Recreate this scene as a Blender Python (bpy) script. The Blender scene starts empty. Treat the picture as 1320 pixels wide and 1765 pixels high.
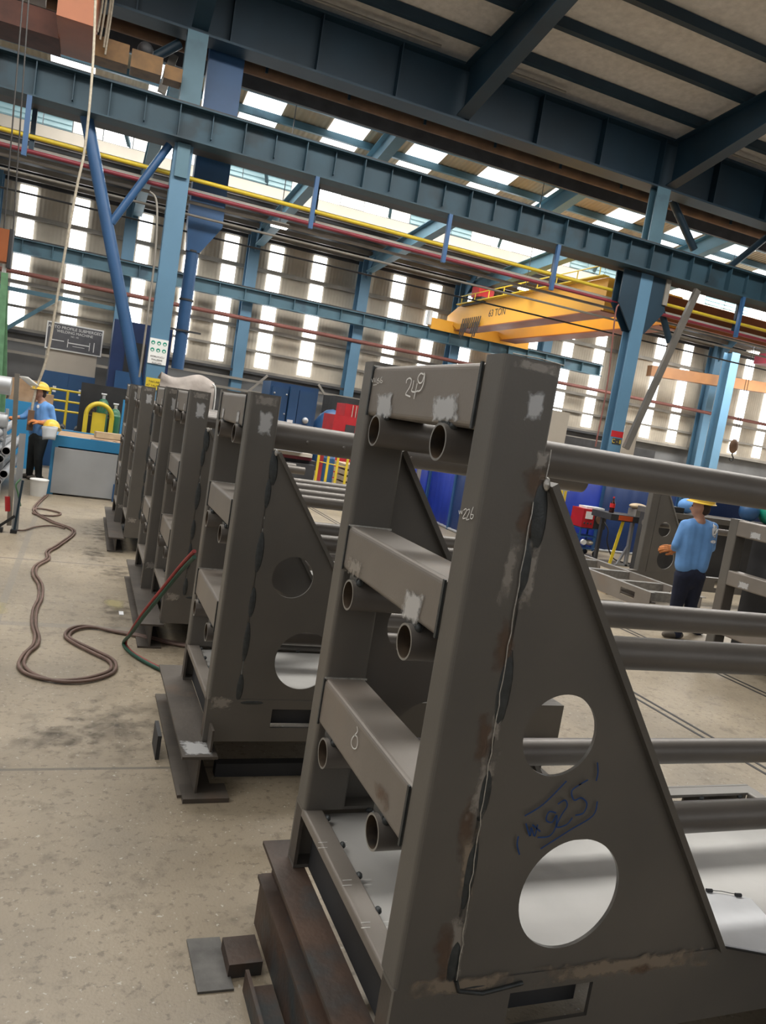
import bpy, bmesh, math, random
from mathutils import Vector, Matrix
random.seed(7)
PI = math.pi
C = bpy.context.scene.collection

# ------------------------------------------------------------------ camera
F_PX, YAW, PITCH, ROLL, EYE = 1334.24, .381693, -.108255, .160882, 1.9
_fw = Vector((math.sin(YAW)*math.cos(PITCH), math.cos(YAW)*math.cos(PITCH), math.sin(PITCH)))
_r0 = Vector((math.cos(YAW), -math.sin(YAW), 0)); _u0 = _r0.cross(_fw)
_rt = _r0*math.cos(ROLL)+_u0*math.sin(ROLL); _up = -_r0*math.sin(ROLL)+_u0*math.cos(ROLL)
cd = bpy.data.cameras.new('camera'); cam = bpy.data.objects.new('camera', cd); C.objects.link(cam)
cam.matrix_world = Matrix(((_rt.x, _up.x, -_fw.x, 0), (_rt.y, _up.y, -_fw.y, 0), (_rt.z, _up.z, -_fw.z, EYE), (0, 0, 0, 1)))
cd.sensor_fit = 'VERTICAL'; cd.sensor_height = 24; cd.lens = 24*F_PX/1765; cd.clip_start = .05; cd.clip_end = 300
bpy.context.scene.camera = cam
vs = bpy.context.scene.view_settings
vs.view_transform = 'Standard'; vs.look = 'None'; vs.gamma = 1; vs.use_curve_mapping = False
vs.exposure = 0.0
# ------------------------------------------------------------------ light
w = bpy.data.worlds.new('sky'); bpy.context.scene.world = w; w.use_nodes = True
w.node_tree.nodes['Background'].inputs[0].default_value = (.90, .95, 1, 1)
w.node_tree.nodes['Background'].inputs[1].default_value = .24
def area(name, loc, sx, sy, power, color=(1, 1, 1), rot=(0, 0, 0)):
    l = bpy.data.lights.new(name, 'AREA'); l.shape = 'RECTANGLE'; l.size = sx; l.size_y = sy; l.energy = power; l.color = color
    o = bpy.data.objects.new(name, l); o.location = loc; o.rotation_euler = rot; C.objects.link(o); return o
area('added_roof_fill', (2, 5.5, 11.2), 18, 2.4, 480, (1, .975, .93))  # added fill under the closed roof, where no skylight opens
area('added_roof_fill', (-7.5, 3.2, 11.4), 7, 3.0, 620, (1, .98, .94))  # added at the left to brighten the farther racks and bar faces
area('added_roof_fill', (6, 11.5, 10.6), 22, 2.2, 2700, (1, .975, .93))  # added fill ahead of the racks, below the same closed roof
area('rear_bay_daylight', (9, 23.4, 9.8), 22, 2.0, 2100, (1, .98, .94))
area('far_bay_daylight', (28, 24.0, 9.5), 10, 6.0, 4200, (1, .99, .96))

# ------------------------------------------------------------------ materials
def nodes(m): return m.node_tree.nodes, m.node_tree.links
def mat(name, col, rough=.6, metal=0., var=.12, scale=6., bump=0., bscale=60., col2=None, spots=None, emit=None):
    m = bpy.data.materials.new(name); m.use_nodes = True; N, L = nodes(m)
    b = N['Principled BSDF']; b.inputs['Roughness'].default_value = rough; b.inputs['Metallic'].default_value = metal
    tc = N.new('ShaderNodeTexCoord'); n = N.new('ShaderNodeTexNoise'); n.inputs['Scale'].default_value = scale
    n.inputs['Detail'].default_value = 5; L.new(tc.outputs['Object'], n.inputs['Vector'])
    r = N.new('ShaderNodeValToRGB'); r.color_ramp.elements[0].position = .3; r.color_ramp.elements[1].position = .72
    c2 = col2 or col
    r.color_ramp.elements[0].color = [c*(1-var) for c in col]+[1]; r.color_ramp.elements[1].color = [min(1, c*(1+var)) for c in c2]+[1]
    L.new(n.outputs['Fac'], r.inputs['Fac']); out = r.outputs['Color']
    if spots:
        n2 = N.new('ShaderNodeTexNoise'); n2.inputs['Scale'].default_value = spots[1]; n2.inputs['Detail'].default_value = 6
        L.new(tc.outputs['Object'], n2.inputs['Vector'])
        rr = N.new('ShaderNodeValToRGB'); rr.color_ramp.elements[0].position = spots[2]; rr.color_ramp.elements[1].position = spots[2]+.12
        mx = N.new('ShaderNodeMixRGB'); L.new(n2.outputs['Fac'], rr.inputs['Fac']); L.new(rr.outputs['Color'], mx.inputs['Fac'])
        L.new(out, mx.inputs['Color1']); mx.inputs['Color2'].default_value = list(spots[0])+[1]; out = mx.outputs['Color']
    L.new(out, b.inputs['Base Color'])
    if bump:
        n3 = N.new('ShaderNodeTexNoise'); n3.inputs['Scale'].default_value = bscale; L.new(tc.outputs['Object'], n3.inputs['Vector'])
        bp = N.new('ShaderNodeBump'); bp.inputs['Strength'].default_value = bump; bp.inputs['Distance'].default_value = .01
        L.new(n3.outputs['Fac'], bp.inputs['Height']); L.new(bp.outputs['Normal'], b.inputs['Normal'])
    if emit:
        b.inputs['Emission Color'].default_value = list(emit[0])+[1]; b.inputs['Emission Strength'].default_value = emit[1]
    return m
def corrug(name, col, per, axis=0, rough=.7, depth=.5, var=.12):
    m = mat(name, col, rough, 0, var, .8); N, L = nodes(m); b = N['Principled BSDF']
    tc = N.new('ShaderNodeTexCoord'); wv = N.new('ShaderNodeTexWave'); wv.bands_direction = 'XYZ'[axis]
    wv.inputs['Scale'].default_value = 1/per/3.183; wv.wave_profile = 'SIN'
    L.new(tc.outputs['Object'], wv.inputs['Vector']); bp = N.new('ShaderNodeBump'); bp.inputs['Strength'].default_value = depth; bp.inputs['Distance'].default_value = .05
    L.new(wv.outputs['Fac'], bp.inputs['Height']); L.new(bp.outputs['Normal'], b.inputs['Normal']); return m
def patch_mat(name, col, rough=.5, metal=0., nscale=5., edge=3., ellipse=False, amount=1.):
    """a mark with a ragged outline of its own: alpha from UV distance to the border broken by noise"""
    m = bpy.data.materials.new(name); m.use_nodes = True; N, L = nodes(m); b = N['Principled BSDF']
    b.inputs['Base Color'].default_value = list(col)+[1]; b.inputs['Roughness'].default_value = rough; b.inputs['Metallic'].default_value = metal
    uv = N.new('ShaderNodeTexCoord'); sp = N.new('ShaderNodeSeparateXYZ'); L.new(uv.outputs['UV'], sp.inputs[0])
    def mth(op, a, c=None):
        x = N.new('ShaderNodeMath'); x.operation = op
        for i, v in enumerate((a, c)):
            if v is None: continue
            if isinstance(v, (int, float)): x.inputs[i].default_value = v
            else: L.new(v, x.inputs[i])
        return x.outputs[0]
    u = mth('ABSOLUTE', mth('SUBTRACT', sp.outputs[0], .5)); v = mth('ABSOLUTE', mth('SUBTRACT', sp.outputs[1], .5))
    if ellipse: d = mth('SQRT', mth('ADD', mth('MULTIPLY', u, u), mth('MULTIPLY', v, v)))
    else: d = mth('MAXIMUM', u, v)
    d = mth('MULTIPLY', mth('SUBTRACT', .5, d), 2.0)
    n = N.new('ShaderNodeTexNoise'); n.inputs['Scale'].default_value = nscale; n.inputs['Detail'].default_value = 6
    L.new(uv.outputs['Object'], n.inputs['Vector'])
    a = mth('ADD', mth('MULTIPLY', d, edge), mth('MULTIPLY', mth('SUBTRACT', n.outputs['Fac'], .62), 3.0))
    a = mth('MULTIPLY', mth('MINIMUM', mth('MAXIMUM', a, 0.), 1.), amount)
    a = mth('MULTIPLY', a, mth('MINIMUM', mth('MULTIPLY', d, 12), 1.))
    L.new(a, b.inputs['Alpha']); return m
M = {}
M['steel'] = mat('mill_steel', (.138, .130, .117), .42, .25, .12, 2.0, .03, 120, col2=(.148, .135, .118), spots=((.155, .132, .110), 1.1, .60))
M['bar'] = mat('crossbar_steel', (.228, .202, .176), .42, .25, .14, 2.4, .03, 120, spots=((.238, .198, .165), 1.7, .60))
M['pipe'] = mat('pipe_steel', (.155, .140, .125), .42, .35, .12, 4.0, .03, 90)
M['deck'] = mat('deck_plate', (.45, .44, .42), .5, .2, .14, 2.2, .03, 50, spots=((.37, .36, .345), 3.0, .6))
M['edge'] = mat('cut_edge', (.30, .29, .27), .4, .5, .2, 20)
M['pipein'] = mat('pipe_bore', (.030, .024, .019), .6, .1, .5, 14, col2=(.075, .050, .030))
M['rust'] = mat('rusty_steel', (.045, .036, .030), .6, .2, .35, 3.0, .2, 40, col2=(.085, .050, .034), spots=((.05, .055, .056), 3.2, .52))
M['beamtop'] = mat('beam_steel', (.085, .072, .060), .6, .2, .3, 4.0, .12, 50, spots=((.12, .085, .062), 2.8, .58))
M['weld'] = mat('weld_bead', (.060, .066, .068), .42, .4, .25, 40, .12, 160)
M['bead'] = mat('fresh_weld', (.60, .58, .54), .35, .6, .3, 60, .2, 200)
M['chalk'] = mat('chalk', (.72, .71, .68), .9, 0, .1, 40)
M['marker'] = mat('blue_marker', (.010, .055, .20), .8, 0, .2, 40)
M['blue'] = mat('frame_blue_paint', (.070, .150, .195), .5, 0, .22, .8, spots=((.045, .090, .125), 1.2, .56))
M['rail'] = mat('rail_girder_dimmed_blue', (.018, .050, .072), .6, 0, .25, .8, spots=((.012, .03, .042), 1.2, .56))  # frame blue darkened: the dim light at girder height is in the colour
M['bluel'] = mat('column_blue_paint', (.085, .185, .28), .5, 0, .12, .8)
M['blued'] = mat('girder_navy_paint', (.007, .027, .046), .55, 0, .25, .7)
M['bluev'] = mat('vivid_blue_paint', (.026, .085, .20), .45, 0, .15, 1.2)
M['navy'] = mat('navy_panel', (.012, .03, .10), .45, 0, .2, 1.5)
M['royal'] = mat('royal_blue_screen', (.012, .032, .26), .45, 0, .25, 1.1)
M['sky'] = mat('bench_blue_paint', (.03, .21, .42), .45, 0, .1, 2)
M['roofp'] = mat('roof_panel', (.56, .525, .48), .8, 0, .12, 7, .2, 12)
M['dark'] = mat('dark_steel', (.035, .035, .037), .6, 0, .3, 3)
M['black'] = mat('black_rubber', (.015, .015, .016), .55, 0, .3, 5)
M['brown'] = mat('rust_lagging', (.13, .075, .045), .85, 0, .35, 2, .5, 14)
M['sheet'] = corrug('beige_cladding', (.43, .375, .295), .13, 0, depth=.14, var=.25)
M['sheetr'] = corrug('roof_sheet', (.36, .29, .20), .16, 0)
M['win'] = mat('translucent_panel', (.8, .8, .8), .5, emit=((.93, .97, 1.0), 4.2))
M['winfill'] = mat('added_fill_panel', (.8, .8, .8), .5, emit=((.95, .97, 1.0), 1.7))  # weak glow for the fill strips added in the unseen walls
M['winw'] = mat('warm_translucent_panel', (.8, .8, .75), .5, emit=((1.0, .95, .84), .5))
M['sky2'] = mat('rooflight_panel', (.8, .8, .8), .5, emit=((.95, .98, 1.0), 2.4))
M['louv'] = mat('louvre_grey', (.25, .36, .38), .5, 0, .1, 2, emit=((.45, .70, .75), .22))
M['white'] = mat('white_paint', (.75, .75, .73), .5, 0, .06, 3)
M['paper'] = mat('paper', (.80, .81, .83), .8, 0, .05, 9)
M['grey'] = mat('grey_panel', (.36, .37, .38), .5, 0, .08, 2)
M['lgrey'] = mat('light_grey_pipe', (.42, .43, .44), .4, .3, .1, 3)
M['yellow'] = mat('yellow_paint', (.62, .46, .03), .45, 0, .12, 3)
M['crane'] = mat('crane_yellow_paint', (.80, .40, .045), .45, 0, .08, .6, spots=((.74, .36, .05), .7, .6))
M['orange'] = mat('crane_orange_paint', (.30, .085, .022), .5, 0, .15, 1.5)
M['red'] = mat('red_paint', (.42, .018, .022), .45, 0, .15, 3)
M['maroon'] = mat('maroon_pipe', (.20, .022, .035), .5, 0, .2, 2)
M['rpipe'] = mat('red_brown_pipe', (.20, .07, .055), .6, 0, .2, 1)
M['gpipe'] = mat('grey_service_pipe', (.24, .22, .19), .5, .2, .2, 2)
M['green'] = mat('green_paint', (.03, .13, .07), .4, 0, .15, 4)
M['strap'] = mat('green_webbing', (.14, .30, .16), .8, 0, .2, 9)
M['teal'] = mat('teal_plastic', (.01, .26, .17), .35, 0, .1, 4)
M['wood'] = mat('timber', (.45, .35, .23), .75, 0, .2, 6, .2, 20)
M['card'] = mat('cardboard', (.34, .22, .13), .85, 0, .2, 5)
M['beige'] = mat('beige_panel', (.47, .42, .35), .6, 0, .05, 2)
M['cloth'] = mat('grey_tarpaulin', (.33, .29, .26), .75, 0, .2, 5, .5, 9)
M['shirt'] = mat('blue_shirt', (.13, .30, .62), .85, 0, .14, 5, .5, 14)
M['trous'] = mat('navy_trousers', (.010, .014, .035), .9, 0, .3, 6, .4, 14)
M['troub'] = mat('black_trousers', (.018, .020, .020), .9, 0, .3, 6, .4, 14)
M['skin'] = mat('skin', (.42, .22, .15), .55, 0, .08, 9)
M['hair'] = mat('dark_hair', (.035, .02, .014), .8, 0, .3, 30)
M['glove'] = mat('orange_glove', (.48, .17, .05), .8, 0, .2, 14)
M['helmet'] = mat('yellow_helmet', (.75, .50, .06), .35, 0, .06, 4)
M['boot'] = mat('dusty_boot', (.10, .085, .07), .8, 0, .3, 9)
M['visor'] = mat('pale_visor', (.70, .70, .66), .25, 0, .05, 4)
M['hose'] = mat('brown_hose', (.15, .095, .075), .6, 0, .25, 9)
M['hosered'] = mat('red_hose', (.28, .03, .03), .5, 0, .2, 9)
M['hosegr'] = mat('green_hose', (.015, .07, .045), .5, 0, .2, 9)
M['rope'] = mat('rope', (.35, .31, .24), .9, 0, .2, 20)
M['cable'] = mat('dark_cable', (.03, .028, .026), .6, 0, .2, 9)
M['masonry'] = mat('rear_wall_render', (.15, .15, .15), .9, 0, .25, .7)
M['lamp'] = mat('lamp_glass', (1, 1, 1), .4, emit=((1, 1, 1), 6))
M['redlamp'] = mat('red_lamp_glass', (.8, .02, .03), .3, emit=((1, .05, .08), 3))
M['cola'] = mat('cola_liquid', (.03, .006, .004), .15)
M['colared'] = mat('red_bottle_label', (.55, .02, .02), .4)
M['clear'] = mat('clear_plastic', (.6, .6, .6), .15)
M['p_grind'] = patch_mat('ground_metal_mark', (.60, .60, .60), .35, .3, 45, 3.4, amount=.9)
M['p_strip'] = patch_mat('brushed_strip_mark', (.42, .385, .345), .38, .3, 50, 2.2, amount=.75)
M['p_tint'] = patch_mat('heat_tint_mark', (.17, .105, .068), .55, .1, 26, 1.9, True, amount=.6)
M['p_tan'] = patch_mat('tan_heat_mark', (.33, .265, .20), .5, .1, 30, 2.2, amount=.8)
M['p_stain'] = patch_mat('floor_oil_stain', (.07, .058, .045), .7, 0, 9, 1.1, True, .5)
M['p_yel'] = patch_mat('faded_yellow_paint', (.50, .43, .22), .7, 0, 5, 2.2, True, .6)
M['p_white'] = patch_mat('white_print', (.8, .8, .8), .7, 0, 9, 5, True)

def floor_material():
    m = mat('concrete_floor', (.262, .215, .152), .55, 0, .14, 1.1, .12, 90, col2=(.315, .262, .19)); N, L = nodes(m); b = N['Principled BSDF']
    tc = N.new('ShaderNodeTexCoord'); src = b.inputs['Base Color'].links[0].from_socket
    def layer(src, scale, lo, hi, col, fac, detail=8):
        n = N.new('ShaderNodeTexNoise'); n.inputs['Scale'].default_value = scale; n.inputs['Detail'].default_value = detail
        n.inputs['Roughness'].default_value = .65
        L.new(tc.outputs['Object'], n.inputs['Vector']); r = N.new('ShaderNodeValToRGB')
        r.color_ramp.elements[0].position = lo; r.color_ramp.elements[1].position = hi; r.color_ramp.elements[1].color = (fac, fac, fac, 1)
        L.new(n.outputs['Fac'], r.inputs['Fac']); mx = N.new('ShaderNodeMixRGB'); L.new(r.outputs['Color'], mx.inputs['Fac'])
        L.new(src, mx.inputs['Color1']); mx.inputs['Color2'].default_value = list(col)+[1]; return mx.outputs['Color']
    s = layer(src, .9, .50, .68, (.19, .165, .13), .55)
    s = layer(s, 7, .54, .66, (.17, .14, .10), .75)
    s = layer(s, 26, .56, .66, (.13, .105, .075), .65, 3)
    s = layer(s, 40, .66, .70, (.55, .52, .45), .6, 2)
    sp = N.new('ShaderNodeSeparateXYZ'); L.new(tc.outputs['Object'], sp.inputs[0])
    def line(src, axis, pos, half, col, fac=.75):
        a = N.new('ShaderNodeMath'); a.operation = 'SUBTRACT'; L.new(sp.outputs[axis], a.inputs[0]); a.inputs[1].default_value = pos
        c = N.new('ShaderNodeMath'); c.operation = 'ABSOLUTE'; L.new(a.outputs[0], c.inputs[0])
        d = N.new('ShaderNodeMath'); d.operation = 'LESS_THAN'; L.new(c.outputs[0], d.inputs[0]); d.inputs[1].default_value = half
        e = N.new('ShaderNodeMath'); e.operation = 'MULTIPLY'; L.new(d.outputs[0], e.inputs[0]); e.inputs[1].default_value = fac
        mx = N.new('ShaderNodeMixRGB'); L.new(e.outputs[0], mx.inputs['Fac']); L.new(src, mx.inputs['Color1']); mx.inputs['Color2'].default_value = list(col)+[1]
        return mx.outputs['Color']
    s = line(s, 1, 3.86, .012, (.10, .09, .075)); s = line(s, 1, 6.24, .05, (.22, .20, .17), .6)
    s = line(s, 1, 8.46, .018, (.12, .10, .09)); s = line(s, 0, -.44, .03, (.20, .18, .15), .6); s = line(s, 1, 11.6, .02, (.14, .12, .1), .5)
    L.new(s, b.inputs['Base Color']); b.inputs['Roughness'].default_value = .42
    return m
M['floor'] = floor_material()

# ------------------------------------------------------------------ helpers
def ray(x, y):
    return _rt*((x-660)/F_PX)+_up*((882.5-y)/F_PX)+_fw
def P(x, y, ax, v):
    """point of the place seen at a spot of the photograph, on a real plane (axis ax = v)"""
    d = ray(x, y); o = Vector((0, 0, EYE)); return o+d*((v-o[ax])/d[ax])
class MB:
    def __init__(s): s.v = []; s.f = []; s.sm = []; s.mi = []
    def add(s, vs_, fs, smooth=False, mi=0):
        o = len(s.v); s.v += [tuple(v) for v in vs_]
        for f in fs: s.f.append([o+i for i in f]); s.sm.append(smooth); s.mi.append(mi)
        return s
    def box(s, x0, x1, y0, y1, z0, z1, mi=0):
        v = [(x, y, z) for z in (z0, z1) for y in (y0, y1) for x in (x0, x1)]
        return s.add(v, [(0, 2, 3, 1), (4, 5, 7, 6), (0, 1, 5, 4), (2, 6, 7, 3), (0, 4, 6, 2), (1, 3, 7, 5)], mi=mi)
    def section(s, p0, p1, poly, side=None, smooth=False, caps=True, mi=0):
        """extrude a 2-d polygon (side, up) from p0 to p1"""
        p0 = Vector(p0); p1 = Vector(p1); d = (p1-p0).normalized()
        sd = Vector(side) if side else (Vector((0, 0, 1)).cross(d) if abs(d.z) < .95 else Vector((1, 0, 0)))
        sd = (sd-d*sd.dot(d)).normalized(); u = d.cross(sd)
        n = len(poly); vs_ = [p+sd*a+u*b for p in (p0, p1) for a, b in poly]
        s.add(vs_, [(i, (i+1) % n, n+(i+1) % n, n+i) for i in range(n)], smooth, mi)
        if caps: s.add([p0+sd*a+u*b for a, b in poly], [list(range(n))[::-1]], False, mi); s.add([p1+sd*a+u*b for a, b in poly], [list(range(n))], False, mi)
        return s
    def bar(s, p0, p1, w, h, r=0., side=None, mi=0):
        w /= 2; h /= 2
        if r <= 0: poly = [(-w, -h), (w, -h), (w, h), (-w, h)]
        else:
            poly = []
            for cx, cy, a0 in ((w-r, h-r, 0), (-w+r, h-r, 90), (-w+r, -h+r, 180), (w-r, -h+r, 270)):
                for k in range(5): a = math.radians(a0+k*22.5); poly.append((cx+r*math.cos(a), cy+r*math.sin(a)))
        return s.section(p0, p1, poly, side, mi=mi)
    def cyl(s, p0, p1, r, n=20, r1=None, caps=True, mi=0):
        p0 = Vector(p0); p1 = Vector(p1); d = (p1-p0).normalized(); a = d.orthogonal().normalized(); b = d.cross(a); r1 = r if r1 is None else r1
        vs_ = [p+(a*math.cos(2*PI*i/n)+b*math.sin(2*PI*i/n))*q for p, q in ((p0, r), (p1, r1)) for i in range(n)]
        s.add(vs_, [(i, (i+1) % n, n+(i+1) % n, n+i) for i in range(n)], True, mi)
        if caps: s.add(vs_[:n], [list(range(n))[::-1]], False, mi); s.add(vs_[n:], [list(range(n))], False, mi)
        return s
    def tube(s, pts, r, n=8, mi=0, closed=False):
        pts = [Vector(p) for p in pts]; rings = []; up = None
        for i, p in enumerate(pts):
            d = (pts[min(i+1, len(pts)-1)]-pts[max(i-1, 0)]).normalized()
            up = d.orthogonal().normalized() if up is None else (up-d*up.dot(d)).normalized()
            b = d.cross(up); rr = r[i] if isinstance(r, (list, tuple)) else r
            rings.append([p+(up*math.cos(2*PI*k/n)+b*math.sin(2*PI*k/n))*rr for k in range(n)])
        vs_ = [v for q in rings for v in q]; fs = []
        for i in range(len(pts)-1):
            for k in range(n): fs.append((i*n+k, i*n+(k+1) % n, (i+1)*n+(k+1) % n, (i+1)*n+k))
        s.add(vs_, fs, True, mi); s.add(rings[0], [list(range(n))[::-1]], False, mi); s.add(rings[-1], [list(range(n))], False, mi)
        return s
    def ball(s, c, rx, ry=None, rz=None, n=16, m=10, z0=-1., mi=0):
        ry = ry or rx; rz = rz or rx; c = Vector(c); vs_ = []; fs = []
        for j in range(m+1):
            t = -PI/2+PI*j/m; t = max(t, math.asin(max(-1, z0)))
            for i in range(n): a = 2*PI*i/n; vs_.append(c+Vector((rx*math.cos(t)*math.cos(a), ry*math.cos(t)*math.sin(a), rz*math.sin(t))))
        for j in range(m):
            for i in range(n): fs.append((j*n+i, j*n+(i+1) % n, (j+1)*n+(i+1) % n, (j+1)*n+i))
        return s.add(vs_, fs, True, mi)
    def ibeam(s, p0, p1, h, w, tf=.025, tw=.02, side=None, mi=0):
        h /= 2; w /= 2; tw /= 2
        poly = [(-w, -h), (w, -h), (w, -h+tf), (tw, -h+tf), (tw, h-tf), (w, h-tf), (w, h), (-w, h), (-w, h-tf), (-tw, h-tf), (-tw, -h+tf), (-w, -h+tf)]
        return s.section(p0, p1, poly, side, mi=mi)
    def quad(s, a, b, c, d, mi=0): return s.add([a, b, c, d], [(0, 1, 2, 3)], mi=mi)
    def build(s, name, m, parent=None, loc=None):
        me = bpy.data.meshes.new(name); me.from_pydata(s.v, [], s.f); me.update()
        for p, q, k in zip(me.polygons, s.sm, s.mi): p.use_smooth = q; p.material_index = k
        for x in (m if isinstance(m, (list, tuple)) else [m]): me.materials.append(x)
        o = bpy.data.objects.new(name, me); C.objects.link(o)
        if parent: o.parent = parent
        if loc: o.location = loc
        return o
def tag(o, label=None, cat=None, group=None, kind=None):
    if label: o['label'] = label
    if cat: o['category'] = cat
    if group: o['group'] = group
    if kind: o['kind'] = kind
    return o
def thing(name, label, cat, loc=(0, 0, 0), rz=0, group=None):
    o = bpy.data.objects.new(name, None); C.objects.link(o); o.location = loc; o.rotation_euler = (0, 0, rz); o.empty_display_size = .1
    return tag(o, label, cat, group)
def struct(o): o['kind'] = 'structure'; return o
def copy_tree(o, loc=None, label=None, group=None, parent=None):
    c = o.copy(); C.objects.link(c)
    if parent: c.parent = parent
    if loc is not None: c.location = loc
    if label: c['label'] = label
    if group: c['group'] = group
    for ch in list(o.children): copy_tree(ch, parent=c)
    return c
def plate_with_holes(name, m, outer, holes, y0, y1, parent=None, n=48):
    """plate in the X-Z plane between y0 and y1; outer [(x,z)], holes = list of outlines"""
    bm = bmesh.new(); edges = []
    for loop in [outer]+holes:
        vs_ = [bm.verts.new((x, y0, z)) for x, z in loop]
        edges += [bm.edges.new((vs_[i], vs_[(i+1) % len(vs_)])) for i in range(len(vs_))]
    bmesh.ops.triangle_fill(bm, use_beauty=True, use_dissolve=False, edges=edges)
    r = bmesh.ops.extrude_face_region(bm, geom=bm.faces[:])
    for v in [g for g in r['geom'] if isinstance(g, bmesh.types.BMVert)]: v.co.y = y1
    bmesh.ops.recalc_face_normals(bm, faces=bm.faces[:])
    me = bpy.data.meshes.new(name); bm.to_mesh(me); bm.free()
    for x in (m if isinstance(m, (list, tuple)) else [m]): me.materials.append(x)
    if isinstance(m, (list, tuple)):
        for p in me.polygons: p.material_index = 0 if abs(p.normal.y) > .5 else 1
    o = bpy.data.objects.new(name, me); C.objects.link(o)
    if parent: o.parent = parent
    return o
def circle(cx, cz, r, n=56): return [(cx+r*math.cos(2*PI*i/n), cz+r*math.sin(2*PI*i/n)) for i in range(n)]
def patch(name, m, pts, parent=None, off=(0, 0, 0)):
    me = bpy.data.meshes.new(name); me.from_pydata([tuple(Vector(p)+Vector(off)) for p in pts], [], [(0, 1, 2, 3)]); me.update()
    uv = me.uv_layers.new(name='UVMap')
    for i, c in enumerate(((0, 0), (1, 0), (1, 1), (0, 1))): uv.data[i].uv = c
    me.materials.append(m); o = bpy.data.objects.new(name, me); C.objects.link(o)
    if parent: o.parent = parent
    return o
def ribbon(mb, pts, wd, nrm, lift=.0012):
    """a hand-drawn stroke lying on a surface with normal nrm"""
    nrm = Vector(nrm).normalized(); pts = [Vector(p)+nrm*lift for p in pts]; vs_ = []
    for i, p in enumerate(pts):
        d = (pts[min(i+1, len(pts)-1)]-pts[max(i-1, 0)]).normalized(); sd = d.cross(nrm)*wd/2; vs_ += [p-sd, p+sd]
    mb.add(vs_, [(2*i, 2*i+1, 2*i+3, 2*i+2) for i in range(len(pts)-1)])
def smooth_path(pts, k=6):
    pts = [Vector(p) for p in pts]; out = []
    for i in range(len(pts)-1):
        p0 = pts[max(i-1, 0)]; p1 = pts[i]; p2 = pts[i+1]; p3 = pts[min(i+2, len(pts)-1)]
        for j in range(k):
            t = j/k; out.append(.5*((2*p1)+(p2-p0)*t+(2*p0-5*p1+4*p2-p3)*t*t+(3*p1-p0-3*p2+p3)*t**3))
    return out+[pts[-1]]
def text(name, body, size, m, mw, parent=None, ext=.001, align='CENTER'):
    cu = bpy.data.curves.new(name, 'FONT'); cu.body = body; cu.size = size; cu.extrude = ext; cu.align_x = align; cu.align_y = 'CENTER'
    t = bpy.data.objects.new(name, cu); C.objects.link(t); bpy.context.view_layer.update()
    me = bpy.data.meshes.new_from_object(t.evaluated_get(bpy.context.evaluated_depsgraph_get())); bpy.data.objects.remove(t)
    me.name = name; me.materials.clear(); me.materials.append(m); o = bpy.data.objects.new(name, me); C.objects.link(o); o.matrix_world = mw
    if parent: o.parent = parent; o.matrix_parent_inverse = Matrix.Translation(-Vector(parent.location))
    return o
FACE_CAM = Matrix.Rotation(PI/2, 4, 'X')   # text in the X-Z plane read from -Y

# ------------------------------------------------------------------ the building
struct(MB().box(-14, 48, -8, 42, -.2, 0).build('floor', M['floor']))
# embedded double floor rails
for i, x in enumerate((4.58, 6.2)):
    m = MB()
    for d in (-.045, .045): m.box(x+d-.014, x+d+.014, -4, 17, -.05, .003)
    struct(m.build('trim_%d' % (i+1), M['black']))
# rear wall: rendered base, beige cladding above
struct(MB().box(-14, 48, 30.2, 30.5, 0, 3.2).build('wall_back_base', M['masonry']))
struct(MB().box(-14, 48, 30.0, 30.2, 3.2, 8.6).build('wall_back', M['sheet']))
tn = 3
def trim(mb, m):
    global tn
    o = struct(mb.build('trim_%d' % tn, m)); tn += 1; return o
for z, h in ((8.15, .3), (6.95, .14), (4.75, .12), (3.95, .09), (3.2, .12)):
    trim(MB().box(-14, 48, 29.86, 29.98, z-h/2, z+h/2), M['dark'] if h > .2 else M['gpipe'])
struct(MB().box(-14.3, -14, -8, 30.5, 0, 12.5).build('wall_left', M['masonry']))
struct(MB().box(-14.3, 48, -8.3, -8, 0, 14).build('wall_front', M['masonry']))
wn = 1
def window(mb, m):
    global wn
    o = struct(mb.build('window_%d' % wn, m)); wn += 1; return o
for x in (-6.6, -4.4, -2.52, -.85, 1.3, 2.99, 4.36, 6.08, 7.78, 9.75, 11.13, 12.75, 14.5, 16.11, 17.76, 19.5, 21.18, 24.5, 26.1, 27.9, 30.0, 31.6, 34.0, 36):
    hw = .26 if x not in (9.75,) else .12
    if x in (1.3,): hw = .22
    m = MB(); m.box(x-hw, x+hw, 29.94, 29.985, 7.05, 7.95 if x < 20 else 8.0); m.box(x-hw, x+hw, 29.94, 29.985, 4.84, 6.86); m.box(x-hw, x+hw, 29.94, 29.985, 3.36 if x > 0 else 3.3, 4.68)
    window(m, M['win'])
struct(MB().box(36.5, 36.8, 5, 40, 0, 11).build('wall_right', M['sheet']))
for x in range(-12, 22, 3): window(MB().box(x-.55, x+.55, -7.98, -7.93, 2.6, 8.6), M['winfill'])  # glowing strips added behind the camera as soft frontal fill
for y in range(-6, 28, 4): window(MB().box(-13.98, -13.93, y-.5, y+.5, 2.6, 8.4), M['winfill'])  # more fill strips added along the unseen left wall
for y in (12, 15, 18, 21, 24, 27): window(MB().box(36.4, 36.48, y-.5, y+.5, 2.5, 8), M['win'])
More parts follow.
